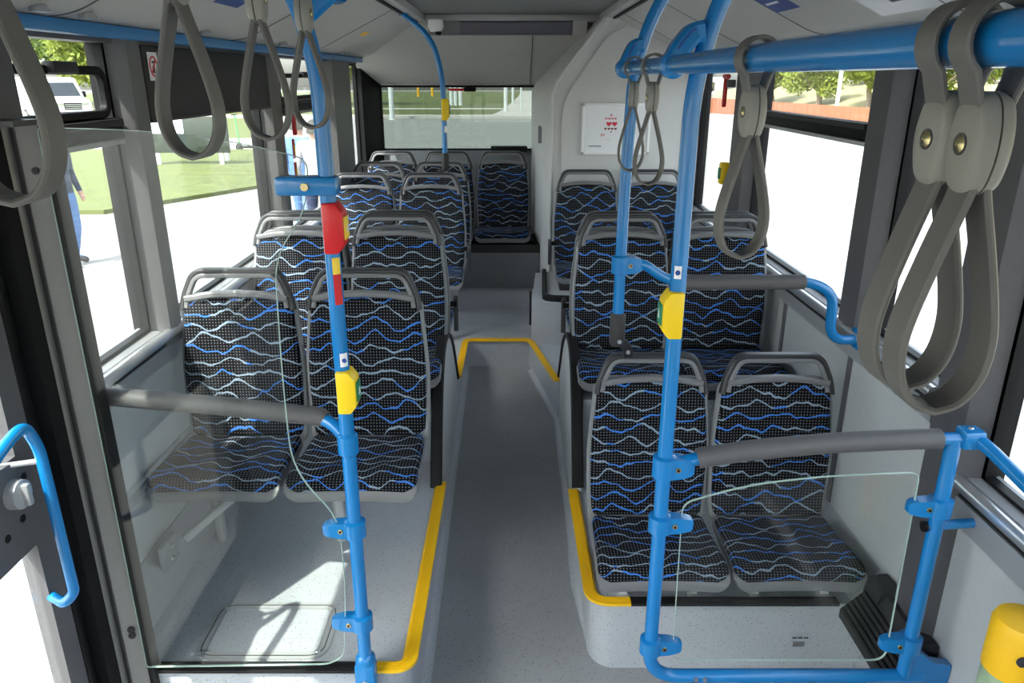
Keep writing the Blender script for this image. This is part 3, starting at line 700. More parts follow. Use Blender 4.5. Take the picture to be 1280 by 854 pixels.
# near right pole + bent frame + pads = one frame
rp = empty('rail_frame', (RPX, RPY, 0)); tag(rp, 'bent blue tube frame with grey padded top rail around the small glass screen', 'handrail')
RXp = 1.105
obj('pole', MB().tube(fillet([(RPX+.22, RPY, CH-.02), (RPX+.06, RPY, 2.16), (RPX, RPY, 1.95), (RPX, RPY, .355), (1.16, RPY, .355)], [0, .12, .14, .085, 0], 8), PR, 18), 'blue', rp)
obj('post', MB().tube([(RXp, RPY, .355), (RXp, RPY, 1.10)], PR, 18), 'blue', rp)
top = [(RPX, RPY, 1.022), (.47, RPY, 1.045), (.60, RPY, 1.068), (.80, RPY, 1.088), (1.0, RPY, 1.098), (RXp+.03, RPY, 1.100)]
obj('top_rail', MB().tube(top, .017, 14), 'blue', rp)
obj('padding', MB().tube(fillet([(.468, RPY, 1.044), (.475, RPY, 1.046), (.60, RPY, 1.068), (.80, RPY, 1.088), (1.0, RPY, 1.098), (1.062, RPY, 1.0995), (1.068, RPY, 1.0997)], .05), .026, 16), 'pad', rp)
cj = clamp(rp, (RPX, RPY, 1.022), (1, 0), .075, .05, .045)
for x, z, d in ((RPX, .855, 1), (RPX, .462, 1), (RXp, .905, -1), (RXp, .47, -1)): clamp(rp, (x, RPY, z), (d, 0), .085, .042)
fj = MB().box(RXp+.01, RXp+.065, RPY-.026, RPY+.026, 1.078, 1.128, .009); j_ = obj('corner_joint', fj, 'blue', rp); screw(j_, (RXp+.035, RPY, 1.128), 'z')
obj('front_rail', MB().tube([(RXp+.05, RPY-.01, 1.105), (1.17, RPY-.06, 1.09), (1.185, RPY-.25, 1.055), (1.185, .4, 1.055)], .017, 14), 'blue', rp)
st = obj('wall_strut', MB().tube([(RXp-.028, RPY, .845), (1.232, RPY+.02, .845)], .013, 12), 'blue', rp); obj('strut_cap', MB().lathe([(0, -.006), (.014, -.006), (.014, .004), (0, .004)], (RXp-.028, RPY, .845), 'x', 14), 'black', st)
pl_ = MB().prism([(RXp-.02, .33), (RXp+.06, .34), (1.228, .29), (1.228, .40), (RXp+.07, .41), (RXp, .47)], RPY-.012, RPY+.014); obj('wall_gusset', pl_, 'blue', rp)
obj('foot', MB().tube(fillet([(.70, RPY, .355), (.66, RPY+.01, .30), (.62, RPY+.02, .0)], .05), .016, 12), 'blue', rp)
obj('foot', MB().tube(fillet([(1.00, RPY, .355), (.97, RPY+.01, .30), (.95, RPY+.02, .0)], .05), .016, 12), 'blue', rp)
for x in (.515, .54): screw(rp, (x, RPY-.019, .36), 'y', r=.006)
button(rp, (RPX, RPY, 1.428), -1, 'yellow_btn', 'green', .112)
sticker(rp, (RPX, RPY), -1, 1.515, 1.545, 'white', 20, 50)
obj('sticker_mark', MB().lathe([(0, -.001), (.006, -.001), (.006, 0), (0, 0)], (RPX-.007, RPY-.0198, 1.53), 'y', 12), 'blue_sticker', rp)
g_ = [(q.x, q.y) for q in fillet([(.440, .915, 0), (.60, .968, 0), (.80, .995, 0), (1.035, 1.005, 0), (1.045, .41, 0), (.448, .41, 0)], [.03, .1, .1, .025, .04, .03], 6, True)]
pane('glass_screen', g_, RPY, 'small clear glass screen held in the bent blue frame before the low seats')
# second right pole on the seat handle
qp = empty('grab_pole', (QPX, QPY, 1.02)); tag(qp, 'blue pole with black foot fixed to the handle of a low seat', 'grab pole')
obj('pole', MB().tube(fillet([(QPX+.20, QPY, CH-.02), (QPX+.07, QPY, 2.16), (QPX+.012, QPY, 1.98), (QPX, QPY, 1.6), (QPX, QPY, 1.20)], .12, 8), .0185, 18), 'blue', qp)
sk = obj('foot_sleeve', MB().lathe([(.020, .115), (.025, .108), (.026, .02), (.020, 0)], (QPX, QPY, 1.10), 'z', 16), 'dark_panel', qp)
screw(sk, (QPX+.005, QPY-.027, 1.122), 'y'); 
arm_ = obj('foot_arm', MB().sweep(fillet([(QPX+.005, QPY-.012, 1.125), (QPX+.04, QPY+.02, 1.085), (QPX+.055, QPY+.08, 1.03)], .04), rect(.012, .035, .004), ref=(0, 1, 0)), 'dark_panel', qp)
screw(arm_, (QPX+.04, QPY+.0, 1.075), 'y')
# horizontal padded rail from that pole to the wall
pr = empty('grab_bar', (.7, QPY, 1.33)); tag(pr, 'straight grey padded rail with bent blue ends running from a pole to the window ledge', 'grab bar')
pp = fillet([(QPX, QPY, 1.375), (.42, QPY, 1.385), (.52, QPY+.01, 1.315), (.99, QPY+.02, 1.315), (1.07, QPY+.03, 1.27), (1.09, QPY+.06, 1.13), (1.13, QPY+.08, 1.09), (1.215, QPY+.09, 1.09)], .07, 6)
obj('bar', MB().tube(pp, .017, 14), 'blue', pr)
obj('padding', MB().tube([(.535, QPY+.01, 1.315), (.54, QPY+.01, 1.315), (.96, QPY+.02, 1.315), (.965, QPY+.02, 1.315)], .025, 16, scale=[.85, 1, 1, .85]), 'pad', pr)
clamp(pr, (QPX, QPY, 1.378), (1, 0), .07, .05, .045)
obj('wall_plate', MB().box(1.195, 1.225, QPY+.05, QPY+.13, 1.055, 1.125, .008), 'blue', pr)
# curved rear pole
ry = 4.93; rx = -.43
kp = empty('grab_pole', (rx, ry, 1.36)); tag(kp, 'curved blue pole with one yellow button standing on a seat handle near the back window', 'grab pole')
obj('pole', MB().tube(fillet([(rx, ry, 1.42), (rx, ry, 1.95), (rx-.06, ry, 2.18), (rx-.23, ry, 2.315)], .25, 10), .0165, 16), 'blue', kp)
sk = obj('foot_sleeve', MB().lathe([(.018, .11), (.023, .10), (.024, .01), (.018, 0)], (rx, ry, 1.385), 'z', 14), 'dark_panel', kp)
obj('foot_arm', MB().sweep([(rx, ry, 1.40), (rx-.04, ry-.01, 1.375), (rx-.055, ry, 1.345)], rect(.014, .03, .004), ref=(0, 1, 0)), 'dark_panel', kp)
button(kp, (rx, ry, 1.76), 1, 'yellow_btn', 'green', .13); sticker(kp, (rx, ry), 1, 1.62, 1.66, 'white')
obj('ceiling_flange', MB().lathe([(.035, 0), (.03, -.012), (.02, -.02)], (rx-.235, ry, 2.325), 'z', 16), 'blue', kp)

# ---------------------------------------------------------------- hand straps
def make_strap():
    r = empty('hand_strap')
    # upper loop around the bar (x-z plane), belt width along y
    up = [(.027*math.cos(R(a)), 0, .027*math.sin(R(a))) for a in range(-50, 231, 14)]
    up = [(.004, 0, -.058)]+[(.010, 0, -.044)]+up+[(-.010, 0, -.044), (-.004, 0, -.058)]
    obj('upper_loop', MB().sweep(up, rect(.026, .005, .0015), ref=(0, 1, 0)), 'belt', r, local=True)
    dn = [(.003, 0, -.088), (.006, 0, -.105), (.019, 0, -.150), (.0305, 0, -.195), (.034, 0, -.222), (.0305, 0, -.248), (.018, 0, -.268), (0, 0, -.275)]
    dn = smooth3(dn); dn = dn+[(-a, b, c) for a, b, c in dn[-2::-1]]
    obj('belt_loop', MB().sweep(dn, rect(.030, .006, .002), ref=(0, 1, 0)), 'belt', r, local=True)
    hd = None
    for sx in (-1, 1):
        bm = bmesh.new(); out = rpoly([(-.014, -.036), (.014, -.036), (.0235, -.012), (.0235, .014), (.014, .036), (-.014, .036), (-.0235, .014), (-.0235, -.012)], .014, 4)
        rings = [(0.0008, 1.0), (.006, 1.0), (.0105, .93), (.0128, .78), (.0136, .5)]
        vs, fs = [], []; n = len(out)
        for d, k in rings: vs += [(sx*d, p[0]*k, p[1]*k-.070) for p in out]
        for i in range(len(rings)-1): fs += [(i*n+j, i*n+(j+1) % n, (i+1)*n+(j+1) % n, (i+1)*n+j) for j in range(n)]
        fs += [tuple(range(n)), tuple(range(len(rings)*n-1, (len(rings)-1)*n-1, -1))]
        bm.free()
        h = obj('strap_head', MB().add(vs, fs), 'belt_head', r, local=True, smooth=40)
        c = MB().lathe([(0, 0), (.0065, 0), (.0065, sx*.0006), (.005, sx*.0014), (0, sx*.002)], (sx*.0134, 0, -.070), 'x', 16)
        sc_ = obj('rivet', c, 'brass', h, local=True)
        obj('rivet_ring', MB().lathe([(.0065, sx*-.001), (.008, sx*-.001), (.008, sx*.0008), (.0065, sx*.0008)], (sx*.0134, 0, -.070), 'x', 16), 'handle_dark', h, local=True)
    return r
def smooth3(pts, n=4):
    out = []
    for i in range(len(pts)-1):
        p0, p1, p2, p3 = (Vector(pts[max(0, min(len(pts)-1, i+k))]) for k in (-1, 0, 1, 2))
        for k in range(n):
            t = k/n; q = .5*((2*p1)+(p2-p0)*t+(2*p0-5*p1+4*p2-p3)*t*t+(3*p1-p0-3*p2+p3)*t**3); out.append(tuple(q))
    out.append(tuple(pts[-1])); return out
ST = make_strap(); first = True
for x, z, y, rz, lab in ((BLX, BLZ, .592, 4, 'grey hand strap hanging beside the door post'), (BLX, BLZ, .94, -3, 'grey hand strap hanging before the dark window panel, beside the no-eating sticker'),
                    (BLX, BLZ, 1.235, 3, 'grey hand strap hanging one before the tall pole'), (BLX, BLZ, 1.51, -2, 'grey hand strap hanging against the tall pole with the red button'),
                    (BRX, BRZ, .553, 0, 'front one of the twin hand straps by the wide dark window pillar'), (BRX, BRZ, .600, 3, 'hand strap partly hidden by its twin beside the wide dark window pillar'),
                    (BRX, BRZ, 1.09, 6, 'single grey hand strap hanging alone before the side window'), (BRX, BRZ, 1.88, 2, 'grey hand strap before the poster, next to the bent-frame pole'), (BRX, BRZ, 2.17, -4, 'grey hand strap before the poster, at the end of the overhead bar')):
    s = ST if first else copy_tree(ST); first = False
    s.location = (x, y, z); s.rotation_euler = (0, 0, R(rz)); tag(s, lab, 'hand strap', 'grey hand straps')
# ---------------------------------------------------------------- door, post and small fittings
dp = MB().prism([(-1.058, 1.775), (-1.058, 1.745), (-1.105, 1.725), (-1.12, 1.73), (-1.175, 1.655), (-1.235, 1.65), (-1.235, 1.775)], 0, 1.855, 'z')
post = S('door_post', dp, 'post_grey')
obj('post_gasket', MB().box(-1.062, -1.046, 1.735, 1.78, .2, 1.85, .004), 'rubber', post)
obj('post_seam', MB().sweep([(-1.112, 1.722, .02), (-1.112, 1.722, 1.85)], rect(.006, .006)), 'handle_dark', post)
obj('post_seam', MB().sweep([(-1.148, 1.69, .02), (-1.148, 1.69, 1.85)], rect(.006, .008)), 'handle_light', post)
obj('post_core', MB().box(-1.24, -1.12, 1.65, 1.70, 0, 2.06), 'black', post)
obj('post_cap', MB().box(-1.23, -1.065, 1.66, 1.775, 1.85, 1.862), 'handle_dark', post)
obj('post_top', MB().box(-1.25, -1.17, 1.56, 1.74, 1.855, 2.08, .01), 'black', post)
for z in (.45, .47): screw(post, (-1.082, 1.732, z), 'y', 'handle_dark', .010)
for z in (1.75,): screw(post, (-1.082, 1.732, z), 'y', 'handle_dark', .008)
for z in (.52, .9, 1.3, 1.6): screw(post, (-1.155, 1.68, z), 'y', 'steel', .006)
door = empty('door_1', (-1.17, 1.1, .0)); door['kind'] = 'structure'
fr = MB()
DX0, DX1 = -1.20, -1.155
for (a, b, c, d) in ((1.55, 1.615, .02, 2.03), (.55, .63, .02, 2.03), (.63, 1.55, .02, .14), (.63, 1.55, .88, 1.12), (.63, 1.55, 1.93, 2.03)): fr.box(DX0, DX1, a, b, c, d)
obj('door_frame', fr, 'dark_pillar', door)
obj('door_pane', MB().box(-1.18, -1.174, .62, 1.56, .13, .89), 'window_glass', door, smooth=0); obj('door_pane', MB().box(-1.18, -1.174, .62, 1.56, 1.11, 1.94), 'window_glass', door, smooth=0)
obj('door_seal', MB().box(-1.21, -1.15, 1.615, 1.65, .02, 2.03, .006), 'black', door)
lk = obj('lock_plate', MB().prism(rpoly([(1.15, .90), (1.42, .935), (1.54, .97), (1.565, 1.06), (1.52, 1.125), (1.15, 1.15)], .03), -1.158, -1.135, 'x'), 'dark_pillar', door)
kb = obj('lock_knob', MB().lathe([(.036, 0), (.034, .022), (.02, .026), (0, .026)], (-1.135, 1.49, 1.055), 'x', 20), 'alu_dull', lk)
obj('knob_grip', MB().box(-1.112, -1.095, 1.482, 1.498, 1.028, 1.082, .004), 'alu_dull', kb)
for y, z in ((1.535, 1.075), (1.54, 1.02), (1.50, .985), (1.44, .97)): screw(lk, (-1.135, y, z), 'x', 'black', .010)
dh = empty('door_handle', (-1.09, 1.45, .85)); tag(dh, 'bent flat blue door handle on the dark door leaf', 'door handle')
obj('handle_bar', MB().tube(fillet([(-1.155, 1.22, 1.13), (-1.085, 1.28, 1.15), (-1.08, 1.44, 1.215), (-1.08, 1.50, 1.225), (-1.08, 1.53, 1.15), (-1.08, 1.535, .75), (-1.10, 1.52, .73), (-1.156, 1.56, .72)], [0, .03, .05, .03, .03, .03, .02, 0], 6), .013, 12), 'blue', dh)
obj('handle_pin', MB().tube([(-1.156, 1.50, 1.12), (-1.08, 1.53, 1.12)], .007, 10), 'alu', dh)

# floor hatch
hx0, hx1, hy0, hy1 = -.965, -.56, 1.80, 2.055
ht = empty('floor_hatch', ((hx0+hx1)/2, (hy0+hy1)/2, .30)); tag(ht, 'rounded rectangular service hatch in the podium floor behind the glass partition', 'hatch')
def ring(x0, x1, y0, y1, r, w, z0, z1):
    o = rpoly([(x0, y0), (x1, y0), (x1, y1), (x0, y1)], r, 6); i = rpoly([(x0+w, y0+w), (x1-w, y0+w), (x1-w, y1-w), (x0+w, y1-w)], max(.008, r-w), 6); n = len(o)
    vs = [(*p, z0) for p in o]+[(*p, z1) for p in o]+[(*p, z1) for p in i]+[(*p, z0) for p in i]; fs = []
    for k in range(4): fs += [(k*n+j, k*n+(j+1) % n, ((k+1) % 4)*n+(j+1) % n, ((k+1) % 4)*n+j) for j in range(n)]
    return MB().add(vs, fs)
obj('hatch_frame', ring(hx0, hx1, hy0, hy1, .06, .030, .300, .305), 'hatch_frame', ht)
obj('hatch_gap', ring(hx0+.012, hx1-.012, hy0+.012, hy1-.012, .05, .003, .300, .3056), 'rubber', ht)
obj('hatch_lid', MB().prism(rpoly([(hx0+.032, hy0+.032), (hx1-.032, hy0+.032), (hx1-.032, hy1-.032), (hx0+.032, hy1-.032)], .03), .298, .303, 'z'), 'podium', ht)
for x in (hx0+.03, hx1-.03):
    for y in (hy0+.03, hy1-.03): screw(ht, (x, y, .306), 'z', 'steel', .008)
# floor plate on the ramp edge
S('floor_patch', MB().prism([(.262, 2.62, ), (.262, 3.35), (.17, 3.05), (.165, 2.95)], 0, .001, 'z').xf(Matrix.Translation((0, 0, -.143)) @ Matrix.Identity(4)) if False else MB().add([(.262, 2.62, .0376), (.262, 3.35, .0880), (.19, 3.10, .0707), (.185, 2.98, .0624)], [(0, 1, 2, 3)]), 'floor')
# heater box under the low seats
hb2 = empty('heater_box', (1.12, 1.9, .27)); tag(hb2, 'black ribbed heater box on the wall before the low seats', 'heater')
obj('casing', MB().prism([(1.08, .27), (1.08, .30), (1.16, .38), (1.18, .41), (1.225, .41), (1.225, .27)], 1.73, 2.03), 'dark_panel', hb2)
for k in range(6): obj('rib', MB().sweep([(1.086+k*.0125, 1.735, .309+k*.0125), (1.086+k*.0125, 2.025, .309+k*.0125)], rect(.006, .006)), 'black', hb2)
obj('end_cap', MB().prism(rpoly([(1.15, .37), (1.16, .42), (1.20, .43), (1.225, .43), (1.225, .28), (1.15, .28)], .02), 1.95, 2.04), 'dark_panel', hb2)
fl_ = empty('floor_label', (1.0, 2.088, .09)); tag(fl_, 'small printed label on the front of the box under the low seats', 'label')
obj('plate', MB().box(.955, 1.03, 2.0885, 2.0905, .08, .15), 'podium', fl_)
for k in range(3): obj('print', MB().box(.965+k*.02, .98+k*.02, 2.0875, 2.089, .128, .134), 'ink', fl_)
obj('print', MB().box(.97, 1.01, 2.0875, 2.089, .095, .115), 'pillar_grey', fl_)
# dark window panel
bp = empty('blind_panel', (-1.2, 3.24, 1.81)); tag(bp, 'dark grey flat panel covering the upper part of the side window', 'panel')
obj('board', MB().box(-1.235, -1.205, 2.61, 3.95, 1.815, 2.05, .006), 'dark_panel', bp)
obj('board_edge', MB().box(-1.238, -1.203, 2.61, 3.95, 1.806, 1.818, .003), 'handle_dark', bp)
ns = empty('prohibition_sign', (-1.2, 2.63, 1.97)); tag(ns, 'small white no-eating sticker with red crossed ring on the dark panel', 'sign')
SX, SY, SZ = -1.2035, 2.675, 1.985
obj('plate', MB().box(SX-.001, SX, SY-.035, SY+.035, SZ-.045, SZ+.045), 'white', ns)
obj('ring', MB().sweep([(SX+.001, SY+.027*math.cos(R(a)), SZ+.031*math.sin(R(a))) for a in range(0, 360, 15)], rect(.002, .005), ref=(1, 0, 0), closed=True), 'ink_red', ns)
obj('figure', MB().prism([(SY-.004, SZ-.022), (SY+.006, SZ-.022), (SY+.007, SZ+.0), (SY-.006, SZ+.002)], SX, SX+.0012, 'x').prism([(SY-.010, SZ+.010), (SY+.010, SZ+.012), (SY+.009, SZ+.018), (SY-.010, SZ+.016)], SX, SX+.0012, 'x'), 'ink', ns)
obj('slash', MB().sweep([(SX+.0012, SY-.018, SZ-.022), (SX+.0012, SY+.018, SZ+.022)], rect(.002, .006), ref=(1, 0, 0)), 'ink_red', ns)
# poster
po = empty('poster', (.70, 5.23, 1.45)); tag(po, 'white framed poster with a red heart mosaic on the engine tower', 'poster')
px0, px1, pz0, pz1, py = .468, .930, 1.455, 1.79, 5.232
obj('sheet', MB().box(px0+.005, px1-.005, py, py+.004, pz0+.005, pz1-.005), 'paper', po)
fr = MB()
for a in (((px0, px1), (pz0, pz0+.018)), ((px0, px1), (pz1-.018, pz1)), ((px0, px0+.018), (pz0, pz1)), ((px1-.018, px1), (pz0, pz1))): fr.box(a[0][0], a[0][1], py-.012, py+.004, a[1][0], a[1][1], .003)
fo = obj('frame', fr, 'white', po)
for x in (px0+.009, px1-.009):
    for z in (pz0+.009, pz1-.009): obj('frame_corner', MB().box(x-.010, x+.010, py-.0135, py-.010, z-.010, z+.010, .001), 'alu_dull', fo)
def heart(cx, cz, s): return [(cx+s*.0625*16*math.sin(t)**3*.5, cz+s*.0625*.5*(13*math.cos(t)-5*math.cos(2*t)-2*math.cos(3*t)-math.cos(4*t))) for t in [2*math.pi*i/18 for i in range(18)]]
hx, hz = .664, 1.66
def hh(x, z, s, m): obj('heart', MB().prism(heart(x, z, s), py-.0012, py+.001), m, po)
for i in range(4): hh(hx-.031+i*.0205, hz+.030, .018, 'ink_pink')
for i in (1.1,): hh(hx-.031+i*.03, hz+.052, .018, 'ink_pink')
hh(hx-.012, hz-.004, .036, 'ink_red'); hh(hx+.026, hz-.004, .036, 'ink_red')
for i in range(4): hh(hx-.034+i*.0225, hz-.036, .018, 'ink_dark')
hh(hx+.005, hz-.056, .012, 'ink_dark')
text('lettering', 'EN', .022, (.612, py-.0012, 1.583), (R(90), 0, 0), 'ink_red', po)
text('lettering', 'V I R', .011, (.652, py-.0012, 1.553), (R(90), 0, 0), 'ink_red', po)
text('fine_print', 'szeretlekmagyarorszag.hu'[:18], .0085, (.562, py-.0012, 1.510), (R(90), 0, 0), 'ink', po) if False else obj('fine_print', MB().box(.520, .605, py-.0012, py, 1.508, 1.513), 'ink', po)
obj('fine_print', MB().box(.800, .820, py-.0012, py, 1.508, 1.516), 'ink', po)
# stickers on the ducts
def duct_sticker(name, y0, y1, sg, x0, x1, mat, lab, cat='sticker'):
    def zz(x): return 2.104+(1.10-abs(x))/(1.10-.70)*(CH-.03-2.104)-.0015
    e = empty(name, (sg*(x0+x1)/2, (y0+y1)/2, zz((x0+x1)/2))); tag(e, lab, cat)
    obj('sheet', MB().add([(sg*x0, y0, zz(x0)), (sg*x1, y0, zz(x1)), (sg*x1, y1, zz(x1)), (sg*x0, y1, zz(x0)), (sg*x0, y0, zz(x0)+.001), (sg*x1, y0, zz(x1)+.001), (sg*x1, y1, zz(x1)+.001), (sg*x0, y1, zz(x0)+.001)],
        [(0, 1, 2, 3), (7, 6, 5, 4), (0, 4, 5, 1), (1, 5, 6, 2), (2, 6, 7, 3), (3, 7, 4, 0)]), mat, e, smooth=0)
    def strip_(a0, a1, b0, b1, m):
        X0, X1 = x0+(x1-x0)*a0, x0+(x1-x0)*a1; Y0, Y1 = y0+(y1-y0)*b0, y0+(y1-y0)*b1
        obj('print', MB().add([(sg*X0, Y0, zz(X0)-.0006), (sg*X1, Y0, zz(X1)-.0006), (sg*X1, Y1, zz(X1)-.0006), (sg*X0, Y1, zz(X0)-.0006)], [(0, 1, 2, 3)]), m, e, smooth=0)
    return strip_
p_ = duct_sticker('camera_notice', 2.60, 2.82, -1, .85, .95, 'blue_sticker', 'dark blue notice sticker stuck on the duct above the straps near the door')
p_(.1, .3, .12, .6, 'white'); p_(.45, .55, .35, .9, 'white')
p_ = duct_sticker('camera_notice', 2.72, 2.95, 1, .86, .96, 'blue_sticker', 'dark blue notice sticker on the duct above the single strap')
p_(.1, .3, .12, .6, 'white'); p_(.45, .55, .35, .9, 'white')
p_ = duct_sticker('paper_notice', 1.95, 2.35, 1, .88, 1.07, 'paper', 'white paper notice stuck on the duct over the twin straps', 'notice')
p_(.62, .74, .08, .62, 'ink')
p_ = duct_sticker('yellow_label', 4.85, 5.0, -1, .88, .92, 'yellow', 'small faded yellow label on the duct near the back window', 'label')
# ceiling camera dome
cd = empty('ceiling_camera', (-.52, 5.52, 2.24)); tag(cd, 'small white security camera below the ceiling at the back', 'camera')
obj('housing', MB().lathe([(.0, .075), (.05, .075), (.055, .03), (.04, .0), (0, 0)], (-.52, 5.52, 2.245), 'z', 20), 'white', cd)
obj('lens', MB().lathe([(0, -.02), (.015, -.018), (.022, 0), (.022, .005)], (-.50, 5.50, 2.24), 'z', 16), 'black', cd)
# hammers and signs by the pillars
def hammer(x, y, z, sg, lab):
    e = empty('emergency_hammer', (x, y, z)); tag(e, lab, 'hammer')
    obj('handle', MB().box(x-.010, x+.010, y-.013, y+.013, z, z+.15, .005), 'red', e)
    obj('head', MB().tube([(x, y-.045, z+.155), (x, y+.03, z+.155)], .013, 10), 'red', e)
    obj('holder', MB().box(*sorted((x, x+sg*.05)), y-.02, y+.02, z+.10, z+.14, .004), 'pillar_grey', e)
hammer(-1.16, 4.14, 1.66, -1, 'red emergency hammer hanging at the grey pillar behind the dark panel'); hammer(1.14, 4.22, 1.80, 1, 'red emergency hammer in grey holder on the pillar by the single strap')
for k, (z0, z1) in enumerate(((1.54, 1.64), (1.42, 1.52))):
    t_ = tag(obj('warning_sticker', MB().box(-1.175, -1.168, 4.115, 4.15, z0, z1, .002), 'red'), ('red and yellow warning sticker right below the red hammer', 'lower red and yellow warning sticker on the grey pillar')[k], 'sticker')
    obj('print', MB().box(-1.1685, -1.1665, 4.119, 4.146, z0+.02, z1-.03), 'bright_yellow', t_)
vb = empty('wall_button', (1.175, 4.22, 1.40)); tag(vb, 'yellow stop button on the dark pillar behind the single strap', 'button')
obj('body', MB().box(1.150, 1.20, 4.20, 4.25, 1.39, 1.51, .012), 'yellow_btn', vb); obj('push_plate', MB().box(1.146, 1.152, 4.205, 4.245, 1.42, 1.48, .002), 'green', vb)
# yellow canister
yc = empty('canister', (1.10, 1.32, 0)); tag(yc, 'yellow capped cylinder with green and white wrap standing by the wall', 'canister')
cx_, cy_ = 1.14, 1.36
obj('wrap', MB().lathe([(.058, 0), (.060, .01), (.060, .68), (.056, .69)], (cx_, cy_, 0), 'z', 24), 'canister', yc)
cp_ = obj('cap', MB().lathe([(.063, .68), (.063, .80), (.057, .815), (.02, .825), (0, .825)], (cx_, cy_, 0), 'z', 24), 'yellow', yc)
obj('cap_hole', MB().lathe([(0, 0), (.012, 0), (.012, -.006), (0, -.006)], (cx_-.03, cy_-.0555, .75), 'y', 14), 'ink', cp_)
# ---------------------------------------------------------------- outside
GZ = -.33
S('ground', MB().box(-120, 120, -60, 150, GZ-.5, GZ), 'concrete')
S('road', MB().box(-120, 120, 16, 46, GZ-.4, GZ+.004).prism([(-2.5, 4), (7, 4), (9, 16), (-2.5, 16)], GZ-.4, GZ+.004, 'z'), 'asphalt')
S('kerb', MB().box(-60, 60, 46, 46.4, GZ-.2, GZ+.14), 'path'); S('sidewalk', MB().box(-60, 60, 46.4, 48.2, GZ-.2, GZ+.12), 'path')
def lawn(nm, poly, z, mat='grass'): return S(nm, MB().prism(poly, GZ-.3, z, 'z'), mat)
lawn('lawn', [(-60, 48.2), (-1.2, 48.2), (-.6, 56), (.6, 90), (1.6, 130), (-60, 130)], GZ+.12)
lawn('lawn_side', [(-60, 11), (-7.2, 13.2), (-5.2, 17.0), (-6.4, 25), (-60, 26)], GZ+.08)
lawn('lawn_far', [(-60, 31), (-9, 30), (-14, 45), (-60, 45)], GZ+.08)
S('footpath', MB().prism([(-60, 26), (-6.4, 25), (-8.6, 30), (-60, 31)], GZ-.2, GZ+.06, 'z'), 'path')
S('path_rear', MB().prism([(-1.2, 48.2), (9, 48.2), (5, 90), (4.6, 130), (1.6, 130), (.6, 90), (-.6, 56)], GZ-.2, GZ+.13, 'z'), 'path')
S('path_thin', MB().box(-60, -.6, 56.5, 58.5, GZ, GZ+.128), 'path')
S('hillside', MB().add([(17, -20, GZ), (24, -20, GZ+1.6), (60, -20, GZ+9), (17, 80, GZ), (24, 80, GZ+1.6), (60, 80, GZ+9), (60, -20, GZ-1), (60, 80, GZ-1)], [(0, 1, 4, 3), (1, 2, 5, 4), (0, 3, 7, 6), (2, 6, 7, 5), (0, 6, 2, 1), (3, 4, 5, 7)]), 'dry_grass')
# trees
def leaf_mesh(nm, n, rx, rz, size, seed, mat):
    rg = random.Random(seed); vs, fs = [], []
    blobs = [(Vector((rg.uniform(-.6, .6)*rx, rg.uniform(-.6, .6)*rx, rg.uniform(-.55, .7)*rz)), rg.uniform(.35, .6)) for _ in range(14)]
    for i in range(n):
        c, k = rg.choice(blobs); d = Vector((rg.gauss(0, 1), rg.gauss(0, 1), rg.gauss(0, 1))).normalized()*rg.uniform(.55, 1)
        p = c+Vector((d.x*rx*k, d.y*rx*k, d.z*rz*k)); a = Vector((rg.gauss(0, 1), rg.gauss(0, 1), rg.gauss(0, 1))).normalized(); b = a.orthogonal().normalized(); s = size*rg.uniform(.6, 1.3)
        o = len(vs); vs += [p-a*s, p+b*s*.55, p+a*s, p-b*s*.55]; fs.append((o, o+1, o+2, o+3))
    me = bpy.data.meshes.new(nm); me.from_pydata(vs, [], fs); me.materials.append(MATS[mat]); return me
CR = [leaf_mesh('crown', 5200, 2.6, 2.3, .17, k, ('leaf', 'leaf', 'leaf_dark')[k]) for k in range(3)]
def trunk_mesh(seed, h):
    rg = random.Random(seed); mb = MB(); mb.tube([(0, 0, 0), (.08, .03, h*.3), (-.05, .05, h*.65), (.05, 0, h)], .17, 9, scale=[1.25, 1, .85, .6])
    for k in range(5):
        a = rg.uniform(0, 6.28); z = h*rg.uniform(.5, .9); L = rg.uniform(1, 1.9)
        mb.tube([(0, 0, z), (math.cos(a)*L*.5, math.sin(a)*L*.5, z+L*.35), (math.cos(a)*L, math.sin(a)*L, z+L*.9)], .07, 6, scale=[1, .7, .3])
    return mb
def tree(x, y, h, k, sc, lab, grp, z=GZ):
    t = empty('tree', (x, y, z)); tag(t, lab, 'tree', grp)
    obj('trunk', trunk_mesh(k*7+int(x*3), h), 'bark', t, local=True)
    c = bpy.data.objects.new('crown', CR[k % 3]); COL.objects.link(c); c.parent = t; c.location = (0, 0, h+.9*sc); c.scale = (sc, sc, sc); c.rotation_euler = (0, 0, x*1.7)
for i, (x, y, h, k, sc) in enumerate([(-20, 53, 3.2, 0, 1.35), (-28.5, 54, 3.2, 1, 1.4), (-37, 53, 3.2, 0, 1.4), (-46, 55, 3.2, 1, 1.5), (-24, 64, 3.6, 1, 1.6), (-33.5, 65, 3.6, 2, 1.6), (-43, 67, 3.6, 0, 1.7), (-14, 66, 3.4, 1, 1.4)]):
    tree(x, y, h, k, sc, 'leafy light green tree in the %s behind the white van' % ('front row' if i < 4 else 'farther row'), ('front' if i < 4 else 'farther')+' trees behind the van')
for i, (x, y, h, k, sc) in enumerate([(18.5, 56, 1.6, 0, .9), (19.5, 50, 1.5, 1, .8), (20.2, 44.5, 1.5, 0, .85), (20.4, 38.8, 1.4, 1, .8), (20.8, 33, 1.4, 0, .8), (27, 47, 1.6, 2, 1.1), (28, 38, 1.6, 1, 1.1), (24.5, 28, 1.2, 2, .9), (26, 57, 1.6, 1, 1.2)]):
    tree(x, y, h, k, sc, ('low light green tree in the row right behind the reddish fence' if i < 5 else 'tree standing higher up on the dry slope'), ('trees along the fence' if i < 5 else 'trees up the slope'), z=GZ+max(0, (x-17)*.21)-.05)
